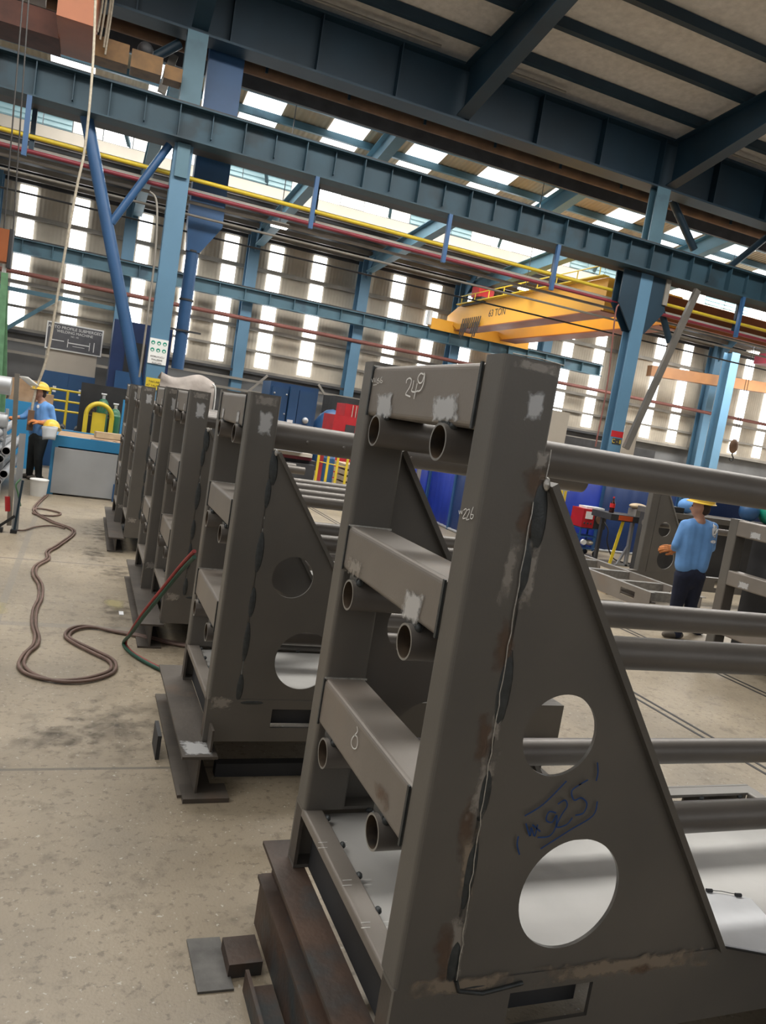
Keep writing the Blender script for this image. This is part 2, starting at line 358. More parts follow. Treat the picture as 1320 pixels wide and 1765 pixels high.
# low roof over the rear strip, monitor glazing, upper roof with rooflights
struct(MB().add([(-14, 30.3, 8.25), (48, 30.3, 8.25), (48, 26, 8.75), (-14, 26, 8.75), (-14, 30.3, 8.35), (48, 30.3, 8.35), (48, 26, 8.85), (-14, 26, 8.85)],
       [(0, 1, 2, 3), (4, 7, 6, 5), (0, 4, 5, 1), (2, 6, 7, 3)]).build('ceiling_low_roof', M['dark']))
for k in range(5):
    y = 26.3+k*.85; z = 8.72-(y-26)*.116
    trim(MB().bar((-14, y, z-.12), (48, y, z-.12), .09, .16), M['gpipe'])
trim(MB().box(-14, 48, 25.96, 26.04, 8.6, 8.92), M['beige'])
xs = -7.0; k = 0
while xs < 34:
    kind = ['win', 'warm', 'win', 'warm', 'louv', 'louv', 'louv', 'warm'][k % 8]; wd = .85 if kind != 'louv' else .8
    if kind == 'louv':
        m = MB().box(xs, xs+wd-.03, 26.0, 26.03, 8.95, 10.2)
        for q in range(9): m.box(xs, xs+wd-.03, 25.94, 25.97, 8.97+q*.14, 9.03+q*.14)
        window(m, M['louv'])
    else: window(MB().box(xs, xs+wd-.03, 26.0, 26.03, 8.95, 10.2), M['win'] if kind == 'win' else M['winw'])
    xs += wd; k += 1
zr = lambda y: 10.2+(26-y)*.175
m = MB(); m.add([(-14, 26.2, zr(26.2)), (48, 26.2, zr(26.2)), (48, 18.4, zr(18.4)), (-14, 18.4, zr(18.4)), (-14, 26.2, zr(26.2)+.08), (48, 26.2, zr(26.2)+.08), (48, 18.4, zr(18.4)+.08), (-14, 18.4, zr(18.4)+.08)],
                [(0, 1, 2, 3), (4, 7, 6, 5), (0, 4, 5, 1), (2, 6, 7, 3)])
struct(m.build('ceiling_rear_bay', M['sheetr']))
for x in [-4.5+2.6*i for i in range(14)]:
    window(MB().add([(x, 25.9, zr(25.9)-.01), (x+1.15, 25.9, zr(25.9)-.01), (x+1.15, 19, zr(19)-.01), (x, 19, zr(19)-.01)], [(0, 1, 2, 3)]), M['sky2'])
for k in range(6):
    y = 19.6+k*1.15; trim(MB().bar((-14, y, zr(y)-.13), (48, y, zr(y)-.13), .12, .2), M['blue'])
# front bay roof
zf = lambda y: 10.75+(18-y)*.105
m = MB(); m.add([(-14, 18.6, zf(18.6)), (40, 18.6, zf(18.6)), (40, -8, zf(-8)), (-14, -8, zf(-8)), (-14, 18.6, zf(18.6)+.1), (40, 18.6, zf(18.6)+.1), (40, -8, zf(-8)+.1), (-14, -8, zf(-8)+.1)],
                [(0, 1, 2, 3), (4, 7, 6, 5), (0, 4, 5, 1), (2, 6, 7, 3)])
ROOF = struct(m.build('ceiling', M['roofp']))
for k in range(14):
    y = 16.9-k*1.45; trim(MB().bar((-14, y, zf(y)-.12), (40, y, zf(y)-.12), .16, .22), M['blued'])

# ------------------------------------------------------------------ steelwork as things
def column(name, x, y, h, label, depth=.8, wd=.5, m=None, z0=0):
    t = thing(name, label, 'column', (x, y, z0))
    b = MB(); b.box(-wd/2, wd/2, -depth/2, -depth/2+.035, 0, h); b.box(-wd/2, wd/2, depth/2-.035, depth/2, 0, h)
    b.box(-.02, .02, -depth/2+.035, depth/2-.035, 0, h); b.build('shaft', m or M['bluel'], t)
    if z0 == 0: MB().box(-wd/2-.08, wd/2+.08, -depth/2-.08, depth/2+.08, 0, .03).build('base_plate', M['dark'], t)
    return t
colA = column('steel_column', 1.31, 17.58, 6.97, 'light blue steel column carrying the white safety-icon sign, left of the blue duct', .35, .38)
colB = column('steel_column', 13.35, 17.58, 6.97, 'light blue steel column with red band, right of the yellow bridge crane lettering', .35, .39)
for t, zz in ((colA, 6.0), (colB, 6.0)):
    b = MB()
    for sy in (-.15, .15): b.add([(-.24, sy-.02, zz-.55), (.24, sy-.02, zz-.55), (.75, sy-.02, zz+.1), (.75, sy-.02, zz+.96), (-.75, sy-.02, zz+.96), (-.75, sy-.02, zz+.1),
                                  (-.24, sy+.02, zz-.55), (.24, sy+.02, zz-.55), (.75, sy+.02, zz+.1), (.75, sy+.02, zz+.96), (-.75, sy+.02, zz+.96), (-.75, sy+.02, zz+.1)],
                                 [(0, 1, 2, 3, 4, 5), (11, 10, 9, 8, 7, 6), (1, 7, 8, 2), (2, 8, 9, 3), (4, 10, 11, 5), (5, 11, 6, 0)])
    if t is colB:
        b.build('head_bracket', M['blued'], t)
        MB().box(.62, .76, -.22, -.175, zz+.3, zz+.97).build('bracket_stiffener', M['gpipe'], t)
    else: MB().box(-.13, .13, -.25, -.19, zz+.3, zz+.97).build('bracket_stiffener', M['blue'], t)
MB().box(-.197, .197, -.181, -.176, 2.63, 2.79).build('red_band', M['red'], colB)
b = MB().box(-.12, .16, -.181, -.176, 2.43, 2.60); b.build('number_plate', M['dark'], colB)
text('number_lettering', 'C - 8', .15, M['yellow'], Matrix.Translation((13.35+.02, 17.58-.184, 2.515)) @ FACE_CAM, colB)
MB().cyl((-.10, -.06, .1), (-.10, -.06, 6.4), .016).build('red_conduit', M['maroon'], colB)
def upper(x, lab): return column('upper_column', x, 17.82, 2.2, lab, .32, .42, M['blue'], 7.1)
upper(1.33, 'upper stub of the sign column, rising behind the crane rail to the big roof girder')
upper(13.55, 'upper column stub between crane rail and roof girder, above the lifting bridge')
# crane rail girder in front
t = thing('crane_rail_girder', 'long pale blue crane rail girder with upright stiffeners crossing the whole hall', 'girder', (0, 17.35, 7.0))
b = MB(); b.box(-14, 40, -.22, .22, 0, .03); b.box(-14, 40, -.22, .22, .66, .69); b.box(-14, 40, -.012, .012, .03, .66)
x = -13.6; i = 0
while x < 40:
    b.box(x-.01, x+.01, -.19 if i % 2 == 0 else -.12, -.012, .03 if i % 2 == 0 else .16, .66); x += .67; i += 1
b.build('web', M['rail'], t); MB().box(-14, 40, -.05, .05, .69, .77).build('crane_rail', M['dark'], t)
b = MB(); b.box(-14, 40, .22, .66, .0, .03); b.box(-14, 40, .62, .66, .03, .10)
b.build('walkway', M['dark'], t)
# roof girder
t = thing('roof_girder', 'deep dark blue plate girder high under the roof, above the crane rail', 'girder', (0, 18.0, 9.3))
b = MB(); b.box(-14, 40, -.28, .28, 0, .05); b.box(-14, 40, -.28, .28, 1.24, 1.30); b.box(-14, 40, -.015, .015, .05, 1.24)
x = -13.2
while x < 40: b.box(x-.012, x+.012, -.25, -.015, .05, 1.24); x += 1.9
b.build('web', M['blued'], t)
for k, (xa, xb) in enumerate(((-.4, 1.0), (1.9, 6.6), (7.9, 10.0), (14.3, 17), (20, 24))):
    tag(MB().cyl((xa, 17.5, 10.62), (xb, 17.5, 10.62), .035, 10).build('conduit_tube', M['gpipe']),
        ['short grey conduit under the roof at the far left', 'long grey conduit under the roof, left of the first rafter', 'grey conduit under the roof between the two big rafters', 'grey conduit on the roof girder, right of the upper column', 'grey conduit on the roof girder, farthest to the right'][k], 'conduit')
# rust brown lagged duct and dark beam behind the roof girder
t = thing('lagged_duct', 'long rust brown ribbed duct hanging under the roof girder', 'duct')
b = MB(); b.cyl((-14, 19.0, 9.48), (40, 19.0, 9.48), .15, 14); b.build('lagging', M['brown'], t)
for k in range(27): MB().box(-13+k*2-.03, -13+k*2+.03, 18.81, 18.85, 9.4, 10.0).build('duct_hanger', M['blued'], t)
tag(MB().box(-14, 40, 19.9, 20.0, 9.36, 9.72).build('eaves_beam', M['dark']), 'dark steel beam running just beneath the rust brown duct', 'beam')
for k, x in enumerate((-5.3, 1.35, 7.5, 13.75, 20.0)):
    # haunched front rafters (toward the camera) and straight rear rafters
    lab = ['roof rafter outside the left edge, above the orange crane', 'haunched roof rafter above the sign column', 'haunched dark blue roof rafter in the middle of the roof', 'haunched dark blue roof rafter at the upper right', 'roof rafter far right, above the tan crane'][k]
    y0, y1 = 17.7, -7
    d = .55; pts = [(y0, 9.4), (y0, zf(y0)-.24), (y1, zf(y1)-.24), (y1, zf(y1)-.24-d), (13.2, zf(13.2)-.30-d)]
    n = len(pts); vsx = [(x+sx, yy, zz) for sx in (-.012, .012) for yy, zz in pts]
    b = MB().add(vsx, [list(range(n)), list(range(n, 2*n))[::-1]])
    def fl(a, c):  # flange strip along an edge
        b.add([(x-.17, a[0], a[1]), (x+.17, a[0], a[1]), (x+.17, c[0], c[1]), (x-.17, c[0], c[1]), (x-.17, a[0], a[1]-.03), (x+.17, a[0], a[1]-.03), (x+.17, c[0], c[1]-.03), (x-.17, c[0], c[1]-.03)],
              [(0, 1, 2, 3), (7, 6, 5, 4), (0, 4, 5, 1), (1, 5, 6, 2), (2, 6, 7, 3), (3, 7, 4, 0)])
    fl(pts[0], pts[4]); fl(pts[4], pts[3]); fl(pts[1], pts[2])
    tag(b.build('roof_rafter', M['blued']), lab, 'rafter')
    b = MB().ibeam((x, 18.75, zr(18.75)-.55), (x, 26.1, zr(26.1)-.55), .62, .34)
    tag(b.build('rear_rafter', M['blue']), lab.replace('roof rafter', 'rear bay rafter').replace('above', 'seen past the rail girder above').replace('haunched dark blue', 'pale blue').replace('seen past the rail girder ', '')+' behind the girder', 'rafter')
for k, x in enumerate((.95, 5.2, 9.5, 13.8, 18.0)):
    lab = ['behind the sign column', 'left of the hanging lamp', 'above the white lettering beam', 'above the yellow bridge crane', 'beside the upper right louvres'][k]
    tag(MB().ibeam((x, 20.5, 8.45), (x, 29.0, 7.88), .5, .3).build('monitor_brace', M['blue']), 'sloping pale blue beam under the roof windows, '+['behind the sign column', 'ending right of the blue duct', 'left of the red trolley box', 'passing behind the yellow crane', 'behind the red-banded column'][k], 'beam')
    tag(MB().bar((x-.5, 26.2, 8.9), (x-1.2, 24.2, 10.0), .1, .1).build('window_strut', M['blue']), 'thin strut before the roof windows, '+lab, 'strut')
# wall columns of the rear wall with their crane beam
for k, x in enumerate((-3.45, .8, 5.1, 9.48, 13.7, 18.0, 22.3, 27.3)):
    lab = ['outside the left edge near the hanging orange hook', 'right of the machine sign board', 'with a small white box, right of the blue duct', 'above the red machine', 'behind the red trolley box', 'just left of the column with the red band', 'right of the tilted dark brace', 'in the bright bay at the far right'][k]
    b = MB(); h = 8.2; b.box(x-.2, x+.2, 29.2, 29.24, 0, h); b.box(x-.2, x+.2, 29.7, 29.74, 0, h); b.box(x-.012, x+.012, 29.24, 29.7, 0, h)
    b.add([(x-.02, 29.2, 7.4), (x-.02, 28.2, 8.4), (x-.02, 29.2, 8.5), (x+.02, 29.2, 7.4), (x+.02, 28.2, 8.4), (x+.02, 29.2, 8.5)], [(0, 1, 2), (5, 4, 3), (0, 3, 4, 1), (1, 4, 5, 2)])
    tag(b.build('wall_side_column', M['bluel']), 'pale blue rear wall column '+lab, 'column')
for k, x in enumerate((25.9, 31.2)):
    tag(MB().ibeam((x, 27, 0), (x, 27, 7.5), .5, .45, side=(1, 0, 0)).build('bay_post', M['bluel']), ['blue steel post in front of the bright bay, left of the hanging hook', 'blue steel post in the bright bay, right of the hanging hook'][k], 'post')
t = thing('rear_crane_beam', 'blue stiffened crane beam running along the rear wall over the window strips', 'beam', (0, 28.95, 5.58))
b = MB(); b.box(-14, 20.7, -.17, .17, 0, .03); b.box(-14, 20.7, -.17, .17, .43, .46); b.box(-14, 20.7, -.01, .01, .03, .43)
for k in range(38): b.box(-13.5+k*.92, -13.48+k*.92, -.15, -.01, .03, .43)
b.build('web', M['blue'], t); MB().box(-14, 20.7, -.04, .04, .46, .53).build('rail', M['dark'], t)
tag(MB().cyl((-14, 29.2, 5.0), (36, 29.2, 5.0), .075, 12).build('wall_pipe', M['rpipe']), 'reddish brown pipe running along the rear wall below the crane beam', 'pipe')
tag(MB().bar((-10, 29.4, 4.45), (.7, 29.4, 4.45), .1, .14).build('wall_rail', M['blue']), 'thin blue rail on the rear wall left of the machine sign', 'rail')
tag(MB().bar((-3.6, 29.0, 2.3), (-1.2, 29.0, 4.4), .1, .12).build('wall_brace', M['blue']), 'thin diagonal blue brace on the rear wall at the far left', 'brace')
for k in range(3):
    z = (3.05, 2.75, 2.35)[k]
    tag(MB().box(-14, 23, 29.3-.2*k, 29.42-.2*k, z, z+.09).build('cable_tray', M['gpipe'] if k else M['dark']), ['topmost', 'middle', 'lowest'][k]+' of the three dark cable trays along the base of the rear wall', 'cable tray')
for k, (x, dx) in enumerate(((5.3, .9), (9.1, -.9))):
    tag(MB().bar((x, 29.1, 2.1), (x+dx, 29.1, 3.1), .06, .08).build('bracket_strut', M['gpipe']), ['slanted grey bracket strut right of the second wall column', 'slanted grey bracket strut above the red machine'][k], 'strut')
# diagonal braces at the two main columns
def diag(px0, px1, y, r, m, lab, flat=False):
    a = P(*px0, 1, y); c = P(*px1, 1, y); b = MB()
    if flat: b.bar(a, c, .18, .1)
    else: b.cyl(a, c, r, 12)
    return tag(b.build('steel_brace', m), lab, 'brace')
diag((147, 190), (238, 668), 17.6, .13, M['bluev'], 'long slanted blue tube brace left of the sign column')
diag((292, 250), (192, 384), 17.6, .08, M['bluev'], 'short blue tube brace from the sign column down to the slanted tube')
diag((1202, 500), (1078, 773), 17.1, .1, M['steel'], 'long slanted dark grey brace right of the red-banded column', True)
diag((1128, 490), (1154, 590), 17.9, .09, M['blued'], 'short dark blue tube brace meeting the slanted grey brace')
diag((1158, 345), (1196, 430), 18.6, .11, M['blued'], 'dark blue tube brace above the crane rail right of the upper column')
diag((1320, 410), (1255, 462), 18.6, .10, M['blued'], 'dark blue tube brace above the crane rail at the right edge')
diag((310, 75), (245, 110), 18.3, .10, M['blued'], 'dark blue tube brace from the upper column toward the orange crane')
diag((300, 95), (278, 160), 19.0, .22, M['gpipe'], 'wide grey slanted strut left of the upper column', True)
# hangers and service pipes under the rail girder
for k, x in enumerate((-1.65, 4.25, 7.6, 10.7, 16.97)):
    w_ = ['at the left edge', 'right of the blue duct', 'in the middle of the hall', 'over the yellow bridge lettering', 'at the right edge'][k]
    tag(MB().bar((x*.97, 17.17, 6.999), (x*.97, 17.17, 5.9), .09, .09).build('pipe_hanger', M['bluev']), 'vivid blue hanger post under the crane rail '+w_, 'hanger')
    tag(MB().bar((x+.1, 17.93, 6.999), (x+.1, 17.93, 6.2), .09, .09).build('pipe_hanger', M['blued']), 'darker rear hanger post under the crane rail '+w_, 'hanger')
for nm, z, y, r, m, lab in (('yellow', 6.45, 17.85, .045, 'yellow', 'bright yellow service pipe under the crane rail'), ('red', 6.14, 17.75, .045, 'maroon', 'dark red service pipe below the yellow one'),
                            ('g1', 6.0, 17.95, .035, 'gpipe', 'upper grey service pipe directly below the dark red pipe'), ('g2', 5.78, 18.15, .028, 'gpipe', 'thin grey cable pipe, second below the red pipe'), ('g3', 5.5, 18.6, .022, 'dark', 'thinnest dark cable line, lowest of the service lines')):
    tag(MB().cyl((-14, y, z), (36, y, z), r, 10).build('service_pipe', M[m]), lab, 'pipe')
tag(MB().box(-14, 36, 18.25, 18.5, 6.28, 6.36).build('cable_channel', M['white']), 'pale channel strip behind the yellow and red pipes', 'channel')

# ------------------------------------------------------------------ the pipe racks (origin: front left foot of the near post at joint height)
def make_rack(base=True):
    t = thing('pipe_rack', '', 'rack')
    HT = 1.533; r = .014
    for k, y0 in ((0, 0.), (1, .846)):
        b = MB().bar((.075, y0+.05, 0), (.075, y0+.05, HT), .15, .10, r, side=(1, 0, 0)); b.build('post', M['steel'], t)
    for z0, z1 in ((1.36, 1.517), (.851, .996), (.315, .473)):
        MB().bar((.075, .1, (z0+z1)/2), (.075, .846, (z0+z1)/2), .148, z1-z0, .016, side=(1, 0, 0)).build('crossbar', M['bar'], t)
    L = 2.12 if base else 2.3
    for zc in (1.316, .793, .266):
        for y in (.251, .721):
            R_ = .0485; b = MB(); b.cyl((-.012, y, zc), (L-.03, y, zc), R_, 32, caps=False)
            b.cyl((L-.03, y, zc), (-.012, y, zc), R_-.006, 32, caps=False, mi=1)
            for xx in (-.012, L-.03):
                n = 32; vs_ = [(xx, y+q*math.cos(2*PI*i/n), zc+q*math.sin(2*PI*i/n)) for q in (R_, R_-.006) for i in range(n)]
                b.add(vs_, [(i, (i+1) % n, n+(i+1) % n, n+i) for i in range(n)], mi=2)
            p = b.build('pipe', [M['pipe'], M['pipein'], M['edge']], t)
            b = MB()
            for dy, dz in ((-.026, .045), (.038, .040), (.052, .018)):
                b.ball((.012, y+dy, zc+dz), .012, .010, .014, 8, 6)
            b.box(.002, .03, y-.02, y+.045, zc+.040, zc+.058); b.build('saddle_weld', M['weld'], p)
    tri = [(.152, 0.), (1.02, 0.), (1.02, .012), (.175, 1.259), (.152, 1.259)]
    holes = [circle(.339, .647, .107), circle(.464, .213, .153)]
    for y0, y1 in ((.004, .014), (.932, .942)):
        g = plate_with_holes('gusset', [M['steel'], M['edge']], tri, holes, y0, y1, t)
        a = Vector((.175, 0, 1.262)); c = Vector((1.028, 0, .004)); d = (c-a).normalized(); nn = Vector((d.z, 0, -d.x))*-1
        ym = (y0+y1)/2; b = MB(); w2 = .009
        ya, yb = (y0-.022, y1+.03) if y0 < .5 else (y0-.03, y1+.022)
        vs_ = [q+nn*s_ + Vector((0, yy, 0)) for yy in (ya, yb) for q, s_ in ((a, -w2), (a, w2), (c, w2), (c, -w2))]
        b.add(vs_, [(0, 3, 2, 1), (4, 5, 6, 7), (0, 1, 5, 4), (1, 2, 6, 5), (2, 3, 7, 6), (3, 0, 4, 7)]); b.build('gusset_flange', M['steel'], g)
    # vertical stitch welds down the gusset and along its foot
    def wl(seq, y, m='weld', nm='stitch_weld'):
        for (x0, z0, x1, z1, w_) in seq:
            b = MB(); b.tube([(x0+(x1-x0)*q/6, y, z0+(z1-z0)*q/6) for q in range(7)], [.3*w_, .75*w_, w_, w_*1.05, w_, .8*w_, .25*w_], 8)
            for v in range(len(b.v)): xx, yy, zz = b.v[v]; b.v[v] = (xx, y+(yy-y)*.28, zz)
            b.build(nm, M[m], t)
    wl(((.150, 1.27, .166, 1.10, .022), (.146, 1.13, .150, .985, .016), (.150, .86, .150, .66, .020), (.150, .58, .150, .43, .017), (.148, .40, .150, .20, .017), (.150, .13, .150, -.01, .018), (.145, -.018, .30, -.016, .012)), .002)
    wl(((.152, 1.26, .170, 1.262, .016),), -.004, 'bead')
    wl(((.150, 1.0, .150, .5, .012), (.150, .4, .150, .05, .012)), .944)
    for z0, z1 in ((1.36, 1.517), (.851, .996), (.315, .473)):
        MB().bar((-.001, .103, z0), (-.001, .103, z1), .006, .010).build('corner_weld', M['weld'], t); MB().bar((-.001, .843, z0), (-.001, .843, z1), .006, .010).build('corner_weld', M['weld'], t)
        MB().bar((.0, .843, z1+.001), (.15, .843, z1+.001), .006, .006).build('top_weld', M['bead'], t)
    if base:
        LB = 2.12; sl = [(.335, -.05), (.595, -.05), (.595, -.15), (.335, -.15)]; sl2 = [(1.5, -.05), (1.76, -.05), (1.76, -.15), (1.5, -.15)]
        for k in (0, 1):
            y0, y1 = ((0, .012) if k == 0 else (.93, .942))
            s_ = plate_with_holes('base_side', M['steel'], [(0, -.224), (LB, -.224), (LB, 0), (0, 0)], [sl, sl2], y0, y1, t)
            b = MB(); yi0, yi1 = (.012, .075) if k == 0 else (.867, .93)
            b.box(0, LB, yi0, yi1, -.012, -.001); b.box(0, LB, yi0, yi1, -.224, -.212); b.build('side_flange', M['steel'], s_)
            e = MB().box(0.0, .012, yi0, yi1, -.212, -.012); e.build('end_cap', M['beamtop'], s_)
            for x0 in (.335, 1.5):
                yy = y1+.05 if k == 0 else y0-.06
                MB().box(x0, x0+.26, yy, yy+.006, -.15, -.05).build('slot_shade_sheet', M['dark'], s_)  # dark sheet added as the shade inside the hollow side
        MB().bar((.035, .075, -.018), (.035, .867, -.018), .07, .036, .008, side=(1, 0, 0)).build('end_channel', M['bar'], t)
        MB().bar((LB-.035, .075, -.1), (LB-.035, .867, -.1), .07, .2, .008, side=(1, 0, 0)).build('far_end_channel', M['steel'], t)
        MB().box(.055, .065, .075, .867, -.224, -.03).build('end_web', M['dark'], t)  # web coloured dark to carry the shadow below the lip
        d = MB().box(.072, LB-.07, .076, .866, -.034, -.026).build('deck_plate', M['deck'], t)
        for q in range(5): MB().ball((.073, .14+.165*q, -.004), .010, .014, .010, 8, 6).build('tack_weld', M['weld'], t)
        for q in range(9): MB().ball((.25+q*.22, .868, -.018), .014, .010, .010, 8, 6).build('tack_weld', M['weld'], t)
    return t
rack1 = make_rack(); O1 = Vector((.842, 1.529, .569)); rack1.location = O1
rack1['label'] = 'nearest steel pipe rack, chalked 249 on its top bar, filling the foreground'
spots = [((.726, 3.715, .432), 'second pipe rack from the front, red and green hose running behind its left post'),
         ((.70, 5.834, .41), 'third pipe rack in the row, its near foot beside the brown floor hoses'),
         ((.622, 6.86, .41), 'fourth pipe rack in the row, tight behind the third'),
         ((.580, 9.28, .392), 'fifth pipe rack in the row, in front of the last one'),
         ((.505, 10.30, .392), 'last and farthest pipe rack of the left row')]
racks = [copy_tree(rack1, loc, lab) for loc, lab in spots]
for rk in racks:
    for yc in (.251, .721): patch('ground_mark', M['p_grind'], [(-.0025, yc+.045, 1.365), (-.0025, yc-.04, 1.365), (-.0025, yc-.04, 1.435), (-.0025, yc+.045, 1.435)], rk)
    patch('ground_mark', M['p_grind'], [(.05, -.001, 1.33), (.125, -.001, 1.33), (.125, -.001, 1.46), (.05, -.001, 1.46)], rk)
    patch('brushed_mark', M['p_strip'], [(.01, -.001, 1.47), (.145, -.001, 1.47), (.145, -.001, 1.53), (.01, -.001, 1.53)], rk)
    patch('brushed_mark', M['p_strip'], [(.0, -.001, -.06), (.13, -.001, -.06), (.13, -.001, .02), (.0, -.001, .02)], rk)
b = MB().cyl((.17, .245, 1.338), (2.12, .245, 1.338), .071, 32)
for x in (.36, .56, .95, 1.35): b.ball((x, .178, 1.325), .012, .010, .012, 8, 6)
b.build('large_top_pipe', M['pipe'], racks[0])
t = thing('gusseted_side_frame', 'tall tapering gusset upright on its base beside the worker, on the right', 'frame', (7.72, 9.0, .43))
MB().bar((.075, .05, 0), (.075, .05, 1.533), .15, .10, .014, side=(1, 0, 0)).build('post', M['steel'], t)
plate_with_holes('gusset', [M['steel'], M['edge']], [(.152, 0.), (1.02, 0.), (1.02, .012), (.175, 1.36), (.152, 1.36)], [circle(.339, .647, .107), circle(.464, .213, .153)], .004, .016, t)
MB().bar((.165, .01, 1.37), (1.03, .01, 0), .018, .06, side=(1, 0, 0)).build('gusset_flange', M['edge'], t)
plate_with_holes('base_side', M['steel'], [(-.2, -.224), (3.2, -.224), (3.2, 0), (-.2, 0)], [[(1.5, -.05), (1.76, -.05), (1.76, -.15), (1.5, -.15)]], 0, .012, t)
MB().box(-.2, 3.2, .012, .1, -.012, 0).build('base_flange', M['bar'], t)
for z in (1.316, .793): MB().cyl((.15, .25, z-.1), (3.0, .25, z-.1), .0485, 20).build('pipe', M['pipe'], t)
MB().box(.15, 3.0, .4, .5, 1.2, 1.36).build('rear_rail', M['bar'], t)
# bare end frame standing at the right, behind the top pipe
fr = thing('rack_end_frame', 'bare steel frame with two broad bars at the right edge, just right of the worker', 'frame', (6.50, 5.15, 0))
for y0 in (0., 1.05):
    MB().bar((.075, y0+.06, 0), (.075, y0+.06, 1.535), .15, .12, .014, side=(1, 0, 0)).build('post', M['steel'], fr)
for z0, z1 in ((1.36, 1.53), (.83, .99), (.30, .46)):
    MB().bar((.075, .12, (z0+z1)/2), (.075, 1.05, (z0+z1)/2), .148, z1-z0, .016, side=(1, 0, 0)).build('crossbar', M['bar'], fr)
MB().box(.3, .33, .15, 1.1, 0, 1.5).build('rear_plate', M['dark'], fr)
for k, (a, z) in enumerate(((.78, 1.37), (.80, .84))):
    patch('ground_mark', M['p_grind'], [(-.001, a+.1, z), (-.001, a-.06, z), (-.001, a-.06, z+.08), (-.001, a+.1, z+.08)], fr)

# marks on the nearest rack
R = lambda x, y, ax, v: P(x, y, ax, v)-O1
XF, YF = O1.x, O1.y
def face_patch(mt, quad_px, ax, v, off, nm='ground_mark'):
    return patch(nm, M[mt], [R(x, y, ax, v) for x, y in quad_px], rack1, off)
for q in (((647, 724), (678, 722), (681, 674), (650, 678)), ((741, 731), (795, 728), (794, 676), (744, 682))):
    face_patch('p_grind', q, 0, XF, (-.0022, 0, 0))
face_patch('p_grind', ((688, 1062), (722, 1085), (735, 1025), (700, 1012)), 0, XF, (-.0022, 0, 0))
face_patch('p_strip', ((594, 985), (626, 1008), (630, 968), (600, 955)), 0, XF, (-.0022, 0, 0))
face_patch('p_tint', ((640, 1365), (672, 1420), (676, 1370), (642, 1330)), 0, XF, (-.0022, 0, 0))
face_patch('p_grind', ((900, 728), (932, 728), (945, 672), (908, 672)), 1, YF, (0, -.0008, 0))
face_patch('p_strip', ((878, 632), (968, 655), (972, 632), (884, 612)), 1, YF, (0, -.0008, 0))
face_patch('p_strip', ((918, 812), (942, 812), (952, 775), (925, 775)), 1, YF, (0, -.0008, 0))
face_patch('p_tint', ((890, 868), (950, 868), (955, 795), (895, 795)), 1, YF, (0, -.0006, 0))
# brushed strips along the gusset seam
for (x0, y0, x1, y1, w0, w1) in ((892, 915, 862, 1050, 24, 26), (925, 925, 900, 1060, 24, 26), (868, 1180, 846, 1290, 22, 22), (850, 1290, 815, 1420, 34, 36), (812, 1420, 800, 1560, 40, 30), (795, 1560, 780, 1690, 34, 26)):
    face_patch('p_strip' if w0 < 40 else 'p_tan', ((x1-w1/2, y1), (x1+w1/2, y1), (x0+w0/2, y0), (x0-w0/2, y0)), 1, YF, (0, -.0010, 0))
for cx, cy, w_, h_ in ((905, 900, 46, 90), (868, 1120, 44, 150), (833, 1270, 40, 120), (805, 1430, 40, 150), (768, 1640, 50, 150)):
    face_patch('p_tint', ((cx-w_/2-8, cy+h_/2), (cx+w_/2-8, cy+h_/2), (cx+w_/2+8, cy-h_/2), (cx-w_/2+8, cy-h_/2)), 1, YF, (0, -.0005, 0))
face_patch('p_tan', ((684, 1728), (900, 1705), (905, 1668), (688, 1690)), 1, YF, (0, -.0012, 0))
face_patch('p_tan', ((900, 1705), (1250, 1662), (1240, 1625), (905, 1668)), 1, YF, (0, -.0012, 0))
face_patch('p_tint', ((1075, 1685), (1140, 1676), (1140, 1655), (1075, 1662)), 1, YF, (0, -.0014, 0))
# wavy fresh bead along the gusset edge
b = MB(); pts = []
for i in range(41):
    q = i/40; x = 919+(787-919)*q+1.0*math.sin(i*1.9)+.8*math.sin(i*3.1)-4*math.sin(q*PI); y = 865+(1690-865)*q
    pts.append(R(x, y, 1, YF-.004))
b.tube(pts, .0015, 6); b.build('fresh_weld_bead', M['bead'], rack1)
b = MB(); b.tube([R(x, y, 1, YF-.004) for x, y in ((786, 1690), (790, 1708), (830, 1712), (870, 1702), (900, 1694))], .006, 6); b.build('foot_weld_bead', M['weld'], rack1)
b = MB(); b.tube([R(x, y, 1, YF-.003) for x, y in ((950, 775), (946, 800), (941, 824))], .0016, 5)
b.tube([R(x, y, 1, YF-.001) for x, y in ((884, 609), (930, 618), (972, 630))], .0016, 5); b.build('bright_edge_line', M['bead'], rack1)
# chalk numbers
b = MB(); WD = .0042
def st(pl, ax, v, n, wd=WD, k=5): ribbon(b, smooth_path([R(x, y, ax, v) for x, y in pl], k), wd, n, .0035)
NX = (-1, 0, 0); NY = (0, -1, 0)
for pl in (((702, 661), (703, 655), (708, 652), (711, 656), (708, 667), (701, 679), (704, 682), (709, 684)),
           ((715, 656), (713, 667), (711, 674), (716, 676), (722, 674)), ((721, 661), (718, 674), (715, 688)),
           ((732, 646), (727, 644), (722, 652), (724, 660), (729, 659), (733, 648), (733, 643)), ((734, 645), (732, 660), (727, 672), (722, 675))):
    st(pl, 0, XF, NX)
b.build('chalk_number', M['chalk'], rack1)
b = MB()
for pl in (((642, 650), (644, 659), (646, 652), (648, 659), (650, 651)), ((655, 652), (652, 655), (656, 658), (653, 661), (651, 658), (655, 652)), ((660, 650), (657, 655), (658, 660), (661, 658), (658, 655)), ((645, 664), (651, 663))):
    st(pl, 0, XF, NX, .002)
b.build('chalk_mark', M['chalk'], rack1); b = MB()
st(((617, 1252), (618, 1260), (614, 1266), (609, 1272), (607, 1281), (610, 1289), (615, 1290), (618, 1281), (617, 1270), (612, 1267)), 0, XF, NX, .0035)
b.build('chalk_mark', M['chalk'], rack1)
b = MB()
